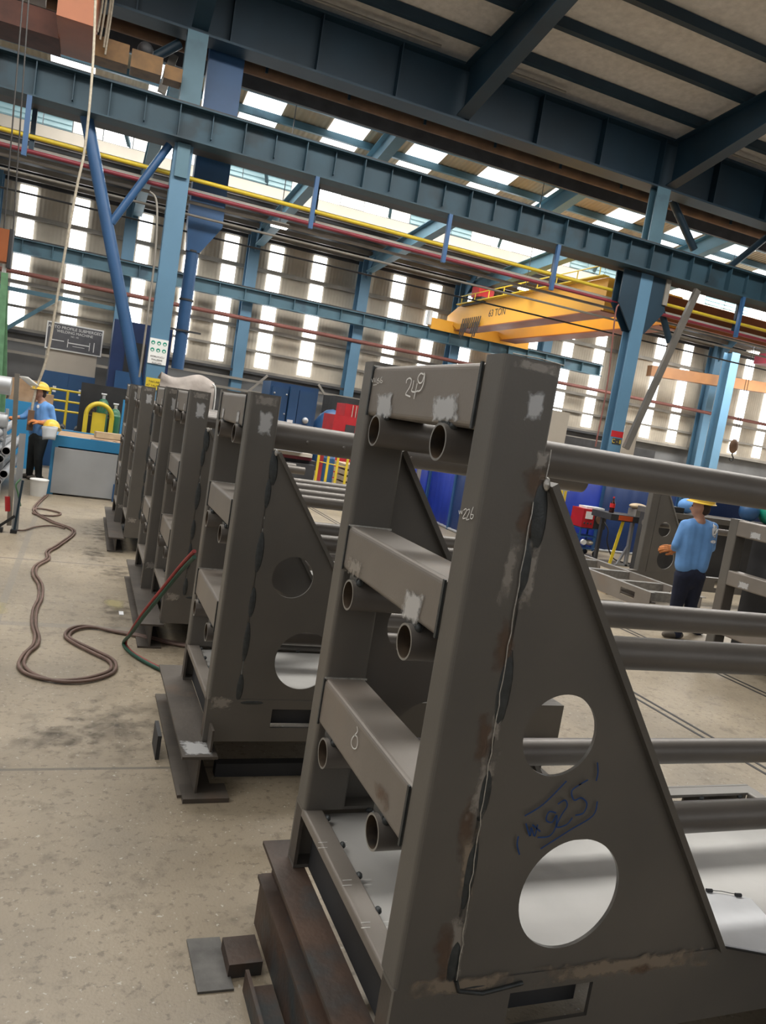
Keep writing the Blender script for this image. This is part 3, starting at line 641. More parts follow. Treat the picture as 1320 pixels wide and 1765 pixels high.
for pl in (((793, 880), (794, 886), (796, 881), (798, 886), (799, 880)), ((801, 880), (805, 877), (806, 881), (801, 890), (800, 894), (805, 893)), ((807, 880), (811, 878), (811, 883), (807, 892), (806, 896), (811, 895)), ((818, 874), (814, 885), (813, 893), (816, 894), (818, 888), (814, 887))):
    st(pl, 0, XF, NX, .0022)
b.build('chalk_serial_number', M['chalk'], rack1)
b = MB()
for pl in (((903, 1405), (935, 1385), (975, 1345)), ((930, 1462), (980, 1430), (1020, 1405), (1028, 1380)), ((892, 1440), (890, 1455), (894, 1472)), ((1028, 1313), (1029, 1330), (1026, 1345)),
           ((905, 1418), (912, 1440), (914, 1425), (920, 1440), (925, 1420)), ((916, 1420), (930, 1432)),
           ((957, 1400), (945, 1398), (940, 1412), (950, 1416), (958, 1404), (956, 1425), (945, 1440), (925, 1442)),
           ((960, 1385), (972, 1378), (976, 1388), (966, 1404), (958, 1424), (975, 1420), (985, 1408)),
           ((1000, 1350), (984, 1362), (988, 1378), (1000, 1374), (1010, 1384), (1004, 1400), (990, 1404)), ((996, 1352), (1012, 1343))):
    st(pl, 1, YF, NY, .0040)
b.build('marker_writing', M['marker'], rack1)
b = MB()
for (x, y) in ((558, 1457), (600, 1522), (632, 1595)):
    for dy in (-4, 5): ribbon(b, [R(x-10, y+dy, 2, O1.z), R(x+6, y+dy-1, 2, O1.z)], .002, (0, 0, 1)); ribbon(b, [R(x+22, y+dy-1, 2, O1.z-.02), R(x+40, y+dy-2, 2, O1.z-.02)], .002, (0, 0, 1))
b.build('chalk_tick', M['chalk'], rack1)

# supports under the racks
def ibeam_thing(name, p0, p1, h, w_, lab, m='beamtop', tf=.014, tw=.01):
    b = MB().ibeam(p0, p1, h, w_, tf, tw); return tag(b.build(name, M[m]), lab, 'beam')
ibeam_thing('support_beam', (.83, 2.575, .272), (.83, .4, .272), .145, .11, 'dark rusty steel beam directly under the nearest rack', 'rust')
tag(MB().box(.795, .93, .4, 2.60, .0, .199).build('support_beam', M['rust']), 'lower rusty box beam on the floor carrying the upper one under the nearest rack', 'beam')
ibeam_thing('support_beam', (2.75, 2.6, .1725), (2.75, .6, .1725), .345, .2, 'steel beam under the far end of the nearest rack', 'rust')
ibeam_thing('support_beam', (.695, 4.84, .104), (.695, 3.545, .104), .206, .17, 'short H beam with a ground bright end under the second rack')
ibeam_thing('support_beam', (2.72, 4.8, .104), (2.72, 3.66, .104), .206, .17, 'H beam under the right end of the second rack')
ibeam_thing('support_beam', (.64, 8.0, .093), (.64, 5.78, .093), .185, .17, 'long brownish floor beam shared by the third and fourth racks')
ibeam_thing('support_beam', (2.6, 8.0, .093), (2.6, 5.78, .093), .185, .17, 'floor beam under the right ends of the third and fourth racks')
ibeam_thing('support_beam', (.50, 11.5, .084), (.50, 9.2, .084), .167, .17, 'farthest floor beam, under the fifth and last racks of the row')
ibeam_thing('support_beam', (2.4, 11.5, .084), (2.4, 9.2, .084), .167, .17, 'floor beam under the right ends of the two farthest racks')
ibeam_thing('support_beam', (7.9, 9.5, .102), (7.9, 8.8, .102), .205, .17, 'short floor beam under the left end of the gusseted frame beside the worker')
ibeam_thing('support_beam', (10.6, 9.5, .102), (10.6, 8.8, .102), .205, .17, 'short floor beam under the right end of the gusseted frame')
patch('ground_beam_end', M['p_grind'], [(.615, 3.55, .2085), (.775, 3.55, .2085), (.755, 3.72, .2085), (.605, 3.74, .2085)], [o for o in C.objects if o.name.startswith('support_beam')][3])
b = MB().box(0, .01, -.05, .05, 0, .11); tag(b.build('angle_cleat', M['beamtop'], loc=(.745, 3.64, .209)), 'small upright steel cleat on the beam end beneath the second rack', 'cleat')
tag(MB().bar((.82, 3.78, .035), (2.6, 3.78, .035), .06, .07).build('floor_bar', M['dark']), 'long dark steel bar lying on the floor under the second rack', 'bar')
tag(MB().box(-.11, .11, -.13, .02, 0, .022).build('steel_offcut', M['beamtop'], loc=(.74, 3.62, .0005)), 'small flat offcut on the floor at the foot of the second rack beam end', 'offcut')
tag(MB().bar((.55, 3.95, .065), (.55, 4.15, .065), .02, .13).build('steel_bar', M['dark']), 'short dark bar standing on edge left of the second rack beam', 'bar')
# plates and offcuts on the floor by the nearest rack
tag(MB().add([(.539, 2.536, .008), (.655, 2.531, .008), (.662, 2.273, .008), (.544, 2.277, .008), (.539, 2.536, 0), (.655, 2.531, 0), (.662, 2.273, 0), (.544, 2.277, 0)],
    [(0, 3, 2, 1), (4, 5, 6, 7), (0, 1, 5, 4), (1, 2, 6, 5), (2, 3, 7, 6), (3, 0, 4, 7)]).build('steel_plate', mat('loose_plate', (.115, .11, .102), .6, .1, .3, 14, .1)), 'flat grey rectangular plate lying loose on the floor', 'plate')
tag(MB().box(-.06, .055, -.07, .07, 0, .05).build('steel_block', M['rust'], loc=(.71, 2.40, 0)), 'thick dark steel block on the floor beside the loose plate', 'block')
b = MB().box(0, .012, -.33, 0, 0, .075); b.box(.012, .10, -.33, 0, 0, .010)
o = tag(b.build('angle_offcut', M['rust'], loc=(.690, 2.27, 0)), 'dark angle iron offcut on the floor below the rusty beams', 'angle iron')
# clipboard
t = thing('clipboard', 'clipboard with white papers lying on the nearest rack deck at the right edge', 'clipboard', (0, 0, 0))
zc = O1.z+.004; q = [P(x, y, 2, zc) for x, y in ((1200, 1537), (1296, 1552), (1395, 1660), (1222, 1628))]
def slab(b, q, z0, z1): b.add([(p.x, p.y, z) for z in (z0, z1) for p in q], [(0, 1, 2, 3)[::-1], (4, 5, 6, 7), (0, 1, 5, 4), (1, 2, 6, 5), (2, 3, 7, 6), (3, 0, 4, 7)])
b = MB(); slab(b, q, zc-.003, zc+.002); b.build('board', M['black'], t)
b = MB(); cc = sum(q, Vector())/4; slab(b, [cc+(p-cc)*.985+Vector((-.004, .004, 0)) for p in q], zc+.002, zc+.007); b.build('paper_sheets', M['paper'], t)
b = MB()
for f in (.2, .72):
    c_ = q[0].lerp(q[1], f); b.cyl((c_.x-.008, c_.y, zc+.012), (c_.x+.012, c_.y-.004, zc+.012), .006, 10)
b.tube([q[0].lerp(q[1], .2)+Vector((0, 0, .012)), q[0].lerp(q[1], .45)+Vector((0, .004, .013)), q[0].lerp(q[1], .72)+Vector((0, 0, .012))], .0012, 6); b.build('wire_clip', M['dark'], t)

# unfinished base frame on the floor at right
t = thing('base_frame', 'unfinished ladder shaped base frame on blocks in front of the right rack', 'frame', (6.62, 7.4, .21))
Lb = 2.7
for k, x in enumerate((0, .80)):
    s1 = [[(a, .07), (a+.28, .07), (a+.28, .16), (a, .16)] for a in (.28, 1.8)]
    o = plate_with_holes('side_member', M['bar'], [(0, 0), (Lb, 0), (Lb, .224), (0, .224)], s1, -.006, .006, t); o.rotation_euler = (0, 0, PI/2); o.location = (x, 0, 0)
    MB().box(x, x+.07, 0, Lb, .216, .2241).build('side_top_flange', M['edge'], t)
for y in (.1, .7, 1.4, 2.15): MB().box(.012, .794, y, y+.09, .10, .215).build('cross_member', M['edge'], t)
for k, (x, y) in enumerate(((6.66, 9.45), (7.46, 9.3), (6.66, 7.7), (7.46, 7.7))):
    tag(MB().box(-.08, .08, -.12, .12, 0, .2085).build('packing_block', M['wood'], loc=(x, y, 0)), 'wooden packing block under the unfinished base frame, '+['far left end', 'far right end', 'near left end', 'near right end'][k], 'block')

# ------------------------------------------------------------------ hoses, cables
def floorp(x, y, z=.016): return P(x, y, 2, z)
path = [(80, 852), (57, 878), (85, 898), (125, 915), (100, 938), (80, 950), (80, 962), (60, 975), (56, 990), (66, 1008), (66, 1030), (57, 1050), (55, 1075), (60, 1095), (56, 1112), (40, 1128), (32, 1147), (48, 1162), (90, 1172), (140, 1170), (180, 1160), (192, 1150), (186, 1138), (160, 1125), (125, 1107), (112, 1095), (122, 1083), (150, 1079), (195, 1088), (240, 1097), (300, 1110), (360, 1120)]
for k in range(2):
    pts = [floorp(x, y)+Vector((.03*k, .035*k*math.sin(i*.9), 0)) for i, (x, y) in enumerate(path)]
    tag(MB().tube(smooth_path(pts, 6), .0115, 8).build('air_hose', M['hose']), ['first of the twin brown hoses snaking along the floor on the left', 'second of the twin brown hoses snaking along the floor, lying on its right side'][k], 'hose', 'twin brown floor hoses')
tag(MB().tube(smooth_path([floorp(x, y) for x, y in ((58, 880), (62, 876), (85, 879), (105, 885), (92, 889), (65, 887), (56, 884))]), .012, 8).build('air_hose', M['hose']), 'small flat loop of brown hose on the floor near the white bucket', 'hose')
tag(MB().tube(smooth_path([floorp(x, y) for x, y in ((20, 912), (40, 914), (62, 908), (90, 906), (112, 911))]), .010, 8).build('air_hose', M['hose']), 'thin hose running left from the twin hoses toward the stand', 'hose')
for k, (m_, lab) in enumerate((('hosered', 'red gas hose rising from the floor to the second rack'), ('hosegr', 'green gas hose rising from the floor alongside the red one'))):
    base = [(330, 958, 4.8, .0), (300, 990, 4.9, 0), (262, 1040, 5.2, 0)]
    pts = [P(335, 950+k*10, 1, 4.7), P(312, 975+k*9, 1, 4.9), P(280, 1015+k*8, 1, 5.1), P(248, 1055+k*7, 1, 5.35), P(225, 1090+k*3, 1, 5.6)]
    pts += [floorp(216-k*3, 1108, .02), floorp(224-k*2, 1122, .015), floorp(245, 1136+k*2), floorp(276, 1152+k*2), floorp(300, 1163+k*2)]
    tag(MB().tube(smooth_path(pts), .013, 8).build('gas_hose', M[m_]), lab, 'hose')
# soft stains on the floor
stains = [(.42, 10.3, .34, 1.1), (.30, 9.0, .25, .6), (.50, 8.2, .30, .45), (.45, 6.75, .22, .6), (.32, 4.35, .42, .5), (.05, 4.2, .3, .35), (5.2, 7.0, .8, .5), (-.95, 9.2, .3, .6)]
fl_ = bpy.data.objects['floor']
for x, y, a, b_ in stains:
    patch('oil_stain', M['p_stain'], [(x-a, y-b_, .0015), (x+a, y-b_, .0015), (x+a, y+b_, .0015), (x-a, y+b_, .0015)], fl_)
patch('yellow_mark', M['p_yel'], [(-.62, 6.35, .0015), (-.36, 6.35, .0015), (-.36, 6.9, .0015), (-.62, 6.9, .0015)], fl_)
patch('yellow_mark', M['p_yel'], [(.30, 6.75, .002), (.55, 6.75, .002), (.55, 7.2, .002), (.30, 7.2, .002)], fl_)
tag(MB().box(-.018, .018, -.05, .05, 0, .006).build('paper_slip', M['paper'], loc=(.475, 6.67, .001)), 'tiny white paper slip on the floor beside the third rack', 'paper')

# ------------------------------------------------------------------ cranes
t = thing('bridge_crane', 'yellow overhead bridge crane lettered 63 TON behind the column line', 'crane', (13.5, 18.9, 6.12))
for k, dx in enumerate((0, 2.1)):
    b = MB(); hw = .28; Lc = 10.6
    prof = [(0, 0.), (Lc-1.2, 0.), (Lc-.4, .35), (Lc-.1, .35), (Lc-.1, .62), (Lc-1.0, .92), (0, .92)]; n = len(prof)
    b.add([(dx+sx, y, z) for sx in (-hw, hw) for y, z in prof], [list(range(n)), list(range(n, 2*n))[::-1]]+[(i, n+i, n+(i+1) % n, (i+1) % n) for i in range(n)])
    g = b.build('box_girder', M['crane'], t)
    MB().box(dx-.36, dx+.36, 0, Lc-1.1, -.035, .0).build('bottom_flange', M['orange'], g)
    b = MB(); b.cyl((dx-.42, .3, 1.25), (dx-.42, Lc-1.4, 1.25), .02, 8); b.box(dx-.5, dx-.28, 0, Lc-1.2, .93, .96)
    for q in range(9): b.cyl((dx-.42, .3+q*1.1, .95), (dx-.42, .3+q*1.1, 1.25), .018, 6)
    b.build('handrail', M['yellow'], g)
b = MB().box(-1.2, 3.3, 9.85, 10.25, -.10, .34); b.build('end_carriage', M['crane'], t); MB().box(-1.32, -1.2, 9.9, 10.2, .05, .6).build('buffer', M['white'], t)
MB().box(.9, 6.3, -.45, -.02, .05, .75).build('near_end_carriage', M['orange'], t)
text('capacity_lettering', '63 TON', .36, M['dark'], Matrix.Translation((13.5-.286, 25.2, 6.55)) @ Matrix.Rotation(-PI/2, 4, 'Z') @ FACE_CAM, t)
tr = thing('crane_trolley', 'red hoist trolley box standing on the yellow bridge crane', 'trolley', (13.45, 27.3, 7.1))
MB().box(-.2, .45, -.3, .3, .22, .62).build('housing', M['red'], tr); MB().box(-.1, .4, -.4, .4, .0, .22).build('undercarriage', M['dark'], tr)
b = MB()
for k in range(10):
    y = 26.3+k*.16; pts = [(13.15, y, 6.5), (13.1, y+.03, 5.9-.2*math.sin(k)), (13.15, y+.08, 6.3)]
    b.tube(smooth_path(pts), .02, 6)
b.box(13.1, 13.2, 26.2, 28.0, 6.98, 7.05); tag(b.build('festoon_cable', M['dark']), 'bunch of looped festoon cables hanging at the far end of the yellow crane', 'cable')
for k, y in enumerate((25.2, 24.0, 20.5)):
    pass
t = thing('bridge_crane', 'tan orange overhead crane beam at the right edge above the bright bay', 'crane', (0, 29.0, 6.25))
b = MB(); a0 = P(1133, 648, 1, 28.5); a1 = P(1400, 640, 1, 25.0)
b.bar((a0.x-.5, 28.5, 6.22), (34, 26.5, 6.62), .4, .46); b.build('box_girder', mat('tan_crane_paint', (.30, .135, .05), .5, 0, .15, 1.5), t, loc=(0, -29.0, -6.25))
tag(MB().box(27.6, 30.6, 26.5, 27.4, 7.35, 7.8).build('hoist_unit', M['maroon']), 'dark red hoist on top of the tan crane at the right', 'hoist')
t = thing('crane_hook', 'brown hook block hanging in the bright bay at the right', 'hook', tuple(P(1263, 775, 1, 21.5)))
MB().ball((0, 0, .12), .18, .12, .26, 12, 8).build('hook_block', M['brown'], t)
MB().tube(smooth_path([(0, 0, -.1), (.02, 0, -.2), (.10, 0, -.3), (.05, 0, -.4), (-.05, 0, -.38), (-.08, 0, -.3)]), .025, 8).build('hook', M['dark'], t)
b = MB(); [b.cyl((dx, 0, .3), (dx, 0, 6.6), .012, 6) for dx in (-.06, .06)]; b.build('wire_rope', M['cable'], t)
t = thing('overhead_crane', 'rust orange crane end with red warning lamp at the top left corner', 'crane', (-1.2, 17.6, 8.15))
MB().box(-.02, .62, -1.5, .3, .0, 2.2).build('box_girder', M['orange'], t)
MB().box(-3.2, .0, -.5, .4, -.02, .42).build('end_carriage', mat('crane_rust_paint', (.09, .03, .018), .7, 0, .3, 3), t)
b = MB(); b.box(.62, 1.25, -.25, .25, -.02, .36); b.box(1.3, 1.9, -.25, .25, -.02, .32); b.box(1.95, 2.3, -.2, .2, -.02, .24); b.build('wheel_housing', M['yellow'] if 0 else mat('ochre_paint', (.17, .085, .022), .6, 0, .3, 4), t)
MB().box(-1.5, -.35, -.3, .3, .75, 1.35).build('control_cabinet', M['beige'], t)
MB().ball((-.42, -.36, 1.25), .10, .06, .12, 12, 8).build('warning_lamp', M['redlamp'], t)
MB().ball((1.55, 0, .45), .16, .16, .16, 12, 8).build('drive_motor', M['dark'], t)
b = MB()
for k, dx in enumerate((.66, .72, .80, .84)): b.tube(smooth_path([(dx, -.4, 1.5), (dx+.01, -.4, .9), (dx-.02, -.4, .35-.12*k)]), .022, 6)
b.build('hanging_cable', M['rope'], t)
# pendant cable and hook ropes at left
pc = [P(165, -20, 1, 15.2), P(160, 110, 1, 15.1), P(147, 250, 1, 15.0), P(131, 330, 1, 14.95), P(104, 480, 1, 14.9), P(82, 610, 1, 14.8), P(62, 672, 1, 14.75), P(54, 712, 1, 14.7)]
t = thing('pendant_control', 'crane pendant held by the left worker on its long rope-like cable', 'pendant control', tuple(pc[-1]))
ob = MB().tube([p-pc[-1] for p in smooth_path(pc)], .022, 8).build('pendant_cable', M['rope'], t)
MB().box(-.05, .05, -.04, .04, -.30, .05).build('button_box', M['brown'], t)
for k, (xa, xb) in enumerate(((40, 6), (50, 22))):
    a = P(xa, -10, 1, 14); c = P(xb, 405, 1, 14)
    tag(MB().cyl(a, c, .012, 6).build('wire_rope', M['cable']), ['left', 'right'][k]+' thin steel wire rope at the far left, above the orange hook block', 'rope')
t = thing('hook_block', 'weathered orange hook block at the left edge above the green slings', 'hook block', tuple(P(4, 430, 1, 13)))
b = MB().box(-.25, .08, -.12, .12, -.18, .28); b.build('side_plate', M['orange'], t); MB().box(.08, .13, -.10, .10, -.25, .3).build('edge_plate', M['dark'], t)
MB().cyl((.05, 0, -.2), (.05, 0, -.42), .03, 8).build('hook_shank', M['white'], t)
for k in range(2):
    a = P(8, 470, 1, 12.9); c = P(-3+k*9, 655, 1, 12.9+.1*k); e = P(-6+k*8, 720, 1, 12.9+.1*k)
    tag(MB().bar(a, c, .09, .012, side=(1, 0, 0)).bar(c, e, .09, .012, side=(1, 0, 0)).build('lifting_sling', M['strap']), ['green webbing sling hanging at the left edge, the rear one', 'green webbing sling hanging at the left edge, the front one'][k], 'sling')

# ------------------------------------------------------------------ left side: stand, tubes, bucket, tank, machine
t = thing('flat_bar_stand', 'leaning upright stand of grey flat bars at the left edge, red clamp near its foot', 'stand', (-.70, 9.8, 0))
MB().bar((.04, .02, .08), (-.045, .0, 1.83), .05, .03, side=(1, 0, 0)).build('upright', M['gpipe'], t)
MB().bar((.10, .1, .02), (.065, .2, 1.15), .07, .012, side=(1, 0, 0)).build('rear_upright', M['lgrey'], t)
MB().tube(smooth_path([(.13, .15, .3), (.09, .12, .45), (.06, .1, .55), (.10, .12, .62)]), .010, 6).build('spring_strap', M['strap'], t)
MB().cyl((.01, .0, .25), (-.01, 0, .42), .028, 10).build('clamp', M['red'], t)
b = MB().box(-.12, -.02, -.05, .05, 0, .05); b.bar((-.08, 0, .05), (.09, 0, .2), .03, .03); b.box(.06, .13, -.04, .04, 0, .04); b.build('foot', M['black'], t)
MB().bar((.1, 0, .04), (.13, .05, .62), .025, .012).build('blue_strut', M['blued'], t)
# stacked tubes
t = thing('tube_cradle', 'steel cradle of horizontal strips holding the stacked grey tubes at the left edge', 'cradle', (-1.3, 12.6, 0))
b = MB()
for z in (.20, .52, .86): b.bar((-.5, 0, z), (.28, 0, z-.0), .9, .025, side=(0, 1, 0))
b.bar((-.45, 0, 0), (-.45, 0, 1.6), .06, .06); b.bar((.29, -.3, 0), (.29, -.3, 1.3), .04, .04); b.build('frame', M['lgrey'], t)
tubes = [(-.18+.14*(i % 4)+(.07 if (i//4) % 2 else 0), z) for i, z in [(i, (.295, .41)[i//4 % 2]) for i in range(8)]]
tubes += [(-.18+.14*(i % 4)+(.07 if (i//4) % 2 else 0), (.615, .735)[i//4]) for i in range(8)]
tubes += [(-.12+.14*i, .955) for i in range(3)]
rows_ = ['lowest layer', 'second layer', 'third layer', 'fourth layer', 'top layer']
for k, (dx, z) in enumerate(tubes):
    b = MB(); b.cyl((0, -.6, 0), (0, 2.2, 0), .058, 18, caps=False); b.cyl((0, 2.2, 0), (0, -.6, 0), .049, 18, caps=False, mi=1)
    b.add([(q*math.cos(2*PI*i/18), -.6, q*math.sin(2*PI*i/18)) for q in (.058, .049) for i in range(18)], [(i, (i+1) % 18, 18+(i+1) % 18, 18+i) for i in range(18)])
    o = b.build('steel_tube', [M['lgrey'], M['black']], loc=(-1.25+dx, 12.5, z))
    tag(o, 'grey steel tube in the cradle at the left edge, %s, %s' % (rows_[min(4, k//4)], ['leftmost', 'second from left', 'third from left', 'rightmost'][k % 4]), 'tube', 'stacked grey tubes at the left edge')
for k, z in enumerate((1.62, 1.12)):
    b = MB(); b.cyl((-.8, 0, 0), (.25, 0, -.0), .13-.01*k, 22, caps=False); b.cyl((.25, 0, 0), (-.8, 0, 0), .12-.01*k, 22, caps=False, mi=1)
    b.cyl((.25, 0, 0), (.252, 0, 0), .13, 22)
    tag(b.build('large_tube', [M['lgrey'], M['dark']], loc=(-1.25, 12.35, z)), ['large pale grey tube lying on top at the left edge', 'large grey tube below the topmost one at the left edge'][k], 'tube')
t = thing('paint_bucket', 'white plastic bucket on the floor in front of the blue framed tank', 'bucket', (-.52, 13.0, 0))
MB().cyl((0, 0, 0), (0, 0, .26), .115, 24, .135).build('body', M['white'], t); MB().tube([(.135*math.cos(a), .135*math.sin(a), .25) for a in [i*PI/12 for i in range(25)]], .006, 6).build('rim', M['white'], t)
t = thing('wash_tank', 'blue framed tank with large grey front panel on the floor behind the racks', 'tank', (-.41, 13.3, 0))
b = MB(); b.box(0, 1.3, 0, .06, .78, .95); b.box(0, .09, 0, .06, 0, .78); b.box(0, .06, .06, 1.54, 0, .95); b.box(1.24, 1.3, .06, 1.54, 0, .95); b.box(0, 1.3, 1.54, 1.6, 0, .95)
b.build('blue_frame', M['sky'], t); MB().box(.05, 1.0, -.012, .0, .03, .76).build('front_panel', M['grey'], t)
MB().box(.06, 1.24, .06, 1.54, .84, .93).build('infill', M['card'], t); MB().box(.98, 1.06, -.1, .0, 0, .28).build('stand_leg', M['bluev'], t)
for k in range(5):
    tag(MB().box(-.2, .2, -.06, .06, 0, .02).build('scrap_piece', M['card'], loc=(.35+.11*k, 13.55+.14*(k % 2), .931+.021*(k % 3 == 0)*0)), 'brown scrap piece on the blue framed tank, '+['first', 'second', 'third', 'fourth', 'fifth'][k]+' from the left', 'scrap', 'scrap pieces on the tank')
for k in range(5): bpy.data.objects['scrap_piece' + ('' if k == 0 else '.%03d' % k)].rotation_euler = (0, .0, .5*k)
o = MB().bar((0, 0, .06), (.75, .2, .06), .14, .10).build('timber_plank', M['wood'], loc=(.22, 14.2, .93)); tag(o, 'pale timber balk lying on the back of the blue framed tank', 'plank')
def helmet(name, lab, loc, tilt, visor_m, parent=None, scale=1., face=0):
    t = thing(name, lab, 'helmet', loc) if not parent else bpy.data.objects.new(name, None)
    if parent: C.objects.link(t); t.parent = parent; t.location = loc
    t.rotation_euler = (tilt[0], tilt[1], face); s = scale
    MB().ball((0, 0, 0), .125*s, .145*s, .13*s, 20, 12, z0=-.12).build('shell', M['helmet'], t)
    b = MB(); n = 24
    ring = [((.150 if math.sin(2*PI*i/n) > -.3 else .15)*s*math.cos(2*PI*i/n), (.18 if math.sin(2*PI*i/n) > .2 else .16)*s*math.sin(2*PI*i/n), -.018*s) for i in range(n)]
    b.add(ring+[(x*.8, y*.8, -.005*s) for x, y, z in ring]+[(x, y, z-.006) for x, y, z in ring], [(i, (i+1) % n, n+(i+1) % n, n+i) for i in range(n)]+[(i, 2*n+i, 2*n+(i+1) % n, (i+1) % n) for i in range(n)]+[list(range(2*n, 3*n))[::-1]])
    b.build('brim', M['helmet'], t)
    if visor_m:
        b = MB(); vs_ = []; up = visor_m[1]
        for j in range(5):
            for i in range(11):
                a = PI*((.1+.8*i/10) if up else (.26+.48*i/10)); rr = .17*s
                if up: vs_.append((rr*math.cos(a)*(1-.05*j), rr*math.sin(a)+.05*j*s, .02+.035*j*s))
                else: vs_.append((rr*math.cos(a)*(1-.06*j), rr*math.sin(a)+.01*j, -.02-.055*j*s))
        b.add(vs_, [(j*11+i, j*11+i+1, (j+1)*11+i+1, (j+1)*11+i) for j in range(4) for i in range(10)], True)
        o = b.build('visor', M[visor_m[0]], t); md = o.modifiers.new('s', 'SOLIDIFY'); md.thickness = .006
    return t
helmet('safety_helmet', 'yellow safety helmet with a grey face shield hanging on the tank corner', (-.44, 13.22, 1.06), (.3, .1, 0), ('grey', False), face=3.0)

# cabinet, sign, railings, left machine
t = thing('switch_cabinet', 'tall control cabinet with blue doors and beige upper part under the machine sign', 'cabinet', (-1.05, 21.0, 0))
MB().box(0, 1.22, 0, .6, 0, 1.95).build('body', M['bluev'], t)
for x0 in (.02, .62): d = MB().box(x0, x0+.58, -.02, 0, .1, 1.9).build('door', M['bluev'], t); MB().box(x0+.25, x0+.33, -.03, -.02, 1.45, 1.6).build('door_label', M['paper'], d)
MB().box(.02, 1.2, .02, .58, 1.95, 2.62).build('upper_panel', M['beige'], t)
t = thing('machine_sign', 'dark grey sign board with white border lettered AUTO PROFILE SUBMERGED WELDING MACHINE', 'sign', (-1.06, 20.98, 2.48)); t.rotation_euler = (0, 0, 0)
MB().box(0, 1.30, -.03, .02, .0, .66).build('border', M['white'], t); MB().box(.03, 1.27, -.036, -.03, .03, .63).build('board', mat('sign_grey', (.10, .10, .11), .6), t)
for s_, dz, sz in (('AUTO PROFILE SUBMERGED', .55, .098), ('WELDING MACHINE', .455, .09), ('NO. 102', .37, .05)):
    text('sign_lettering', s_, sz, M['white'], Matrix.Translation((-1.06+.65, 20.98-.04, 2.48+dz)) @ FACE_CAM, t)
b = MB(); b.box(.5, .515, -.04, -.036, .1, .3); b.box(.5, 1.0, -.04, -.036, .2, .225); b.box(1.0, 1.015, -.04, -.036, .1, .3); b.box(.12, .42, -.04, -.036, .22, .24); b.box(1.1, 1.12, -.04, -.036, .08, .32); b.box(.62, .9, -.04, -.036, .14, .15); b.build('sign_diagram', M['white'], t)
t = thing('guard_railing', 'yellow tube guard railing in front of the blue switch cabinet', 'railing', (-.75, 19.0, 0))
b = MB()
for z in (1.1, 1.32, 1.56): b.cyl((0, 0, z), (1.1, 0, z), .025, 8)
b.build('rail', M['yellow'], t)
for x in (0, .37, 1.1): MB().cyl((x, 0, 0), (x, 0, 1.58), .03, 8).build('rail_post', M['yellow'], t)
t = thing('machine_bed', 'low blue machine bed with dark rollers behind the left worker', 'machine', (-1.8, 17.4, 0))
MB().box(0, 2.6, 0, .8, .0, .75).build('bed', M['bluev'], t); b = MB(); [b.cyl((.2+.3*k, -.05, .8), (.2+.3*k, .8, .8), .06, 10) for k in range(8)]; b.build('roller_set', M['dark'], t)
tag(MB().box(0, .85, 0, .04, 0, 1.82).build('welding_screen', M['black'], loc=(-.10, 16.5, 0)), 'black welding screen behind the yellow arch and gas bottles', 'screen')
t = thing('yellow_arch_guard', 'yellow arch shaped machine guard behind the tank', 'machine guard', (.27, 15.6, 0))
b = MB(); n = 16; ro, ri = .27, .19
for y0, y1 in ((0, .35),):
    vo = [(ro*math.cos(PI*i/n), y, 1.24+ro*math.sin(PI*i/n)) for y in (y0, y1) for i in range(n+1)]; vi = [(ri*math.cos(PI*i/n), y, 1.24+ri*math.sin(PI*i/n)) for y in (y0, y1) for i in range(n+1)]
    m_ = n+1; b.add(vo+vi, [(i, i+1, m_+i+1, m_+i) for i in range(n)]+[(2*m_+i, 3*m_+i, 3*m_+i+1, 2*m_+i+1) for i in range(n)]+[(i, 2*m_+i, 2*m_+i+1, i+1) for i in range(n)], True)
b.box(-ro, -ri, 0, .35, .4, 1.24); b.box(ri, ro, 0, .35, .4, 1.24); b.build('arch', M['yellow'], t); MB().box(-.12, .12, .05, .3, .4, 1.3).build('yellow_core', M['yellow'], t)
b = MB(); [b.bar((.13*math.cos(a), -.01, 1.24+.13*math.sin(a)), (.19*math.cos(a), -.01, 1.24+.19*math.sin(a)), .01, .01) for a in [PI*k/8 for k in range(9)]]; b.build('comb', M['brown'], t)
MB().box(-.25, .25, .05, .35, 0, .4).build('pedestal', M['dark'], t)
def cylinder_bottle(lab, loc, m, h=1.35, r=.11, label_m=None):
    t = thing('gas_cylinder', lab, 'gas cylinder', loc)
    MB().cyl((0, 0, 0), (0, 0, h-.18), r, 20).ball((0, 0, h-.18), r, r, .15, 20, 10, z0=0).build('body', m, t)
    MB().cyl((0, 0, h-.06), (0, 0, h+.03), .03, 10).cyl((-.05, 0, h+.05), (.05, 0, h+.05), .02, 8).build('valve', M['lgrey'], t)
    if label_m: MB().cyl((0, 0, h*.5), (0, 0, h*.82), r+.002, 20, caps=False).build('cylinder_label', label_m, t)
    return t
cylinder_bottle('green gas cylinder behind the yellow arch, the left one with valve up', (.33, 16.3, 0), M['green'], 1.6)
cylinder_bottle('green gas cylinder right of the yellow arch, beside the light blue panel', (.56, 16.0, 0), M['green'], 1.45)
tag(MB().box(0, .35, 0, .05, 0, 1.62).build('blue_partition', M['sky'], loc=(.66, 15.5, 0)), 'light blue upright panel right of the gas cylinders', 'panel')
t = thing('storage_shelf', 'blue cabinet with brown cardboard on top behind the left worker', 'cabinet', (-2.0, 16.4, 0))
MB().box(0, 1.25, 0, .5, 0, 1.28).build('body', M['sky'], t)
for k, (x, w_, h) in enumerate(((-1.75, .35, .3), (-1.35, .45, .42), (-1.1, .3, .2))):
    tag(MB().box(0, w_, 0, .3, 0, h).build('cardboard_box', M['card'], loc=(x, 16.5, 1.281) if k < 2 else (x+.03, 16.45, 1.281+0)), ['brown cardboard box on the blue cabinet, leftmost', 'brown cardboard box on the blue cabinet, the tallest', 'small brown cardboard box on the blue cabinet, nearest the worker'][k], 'box')
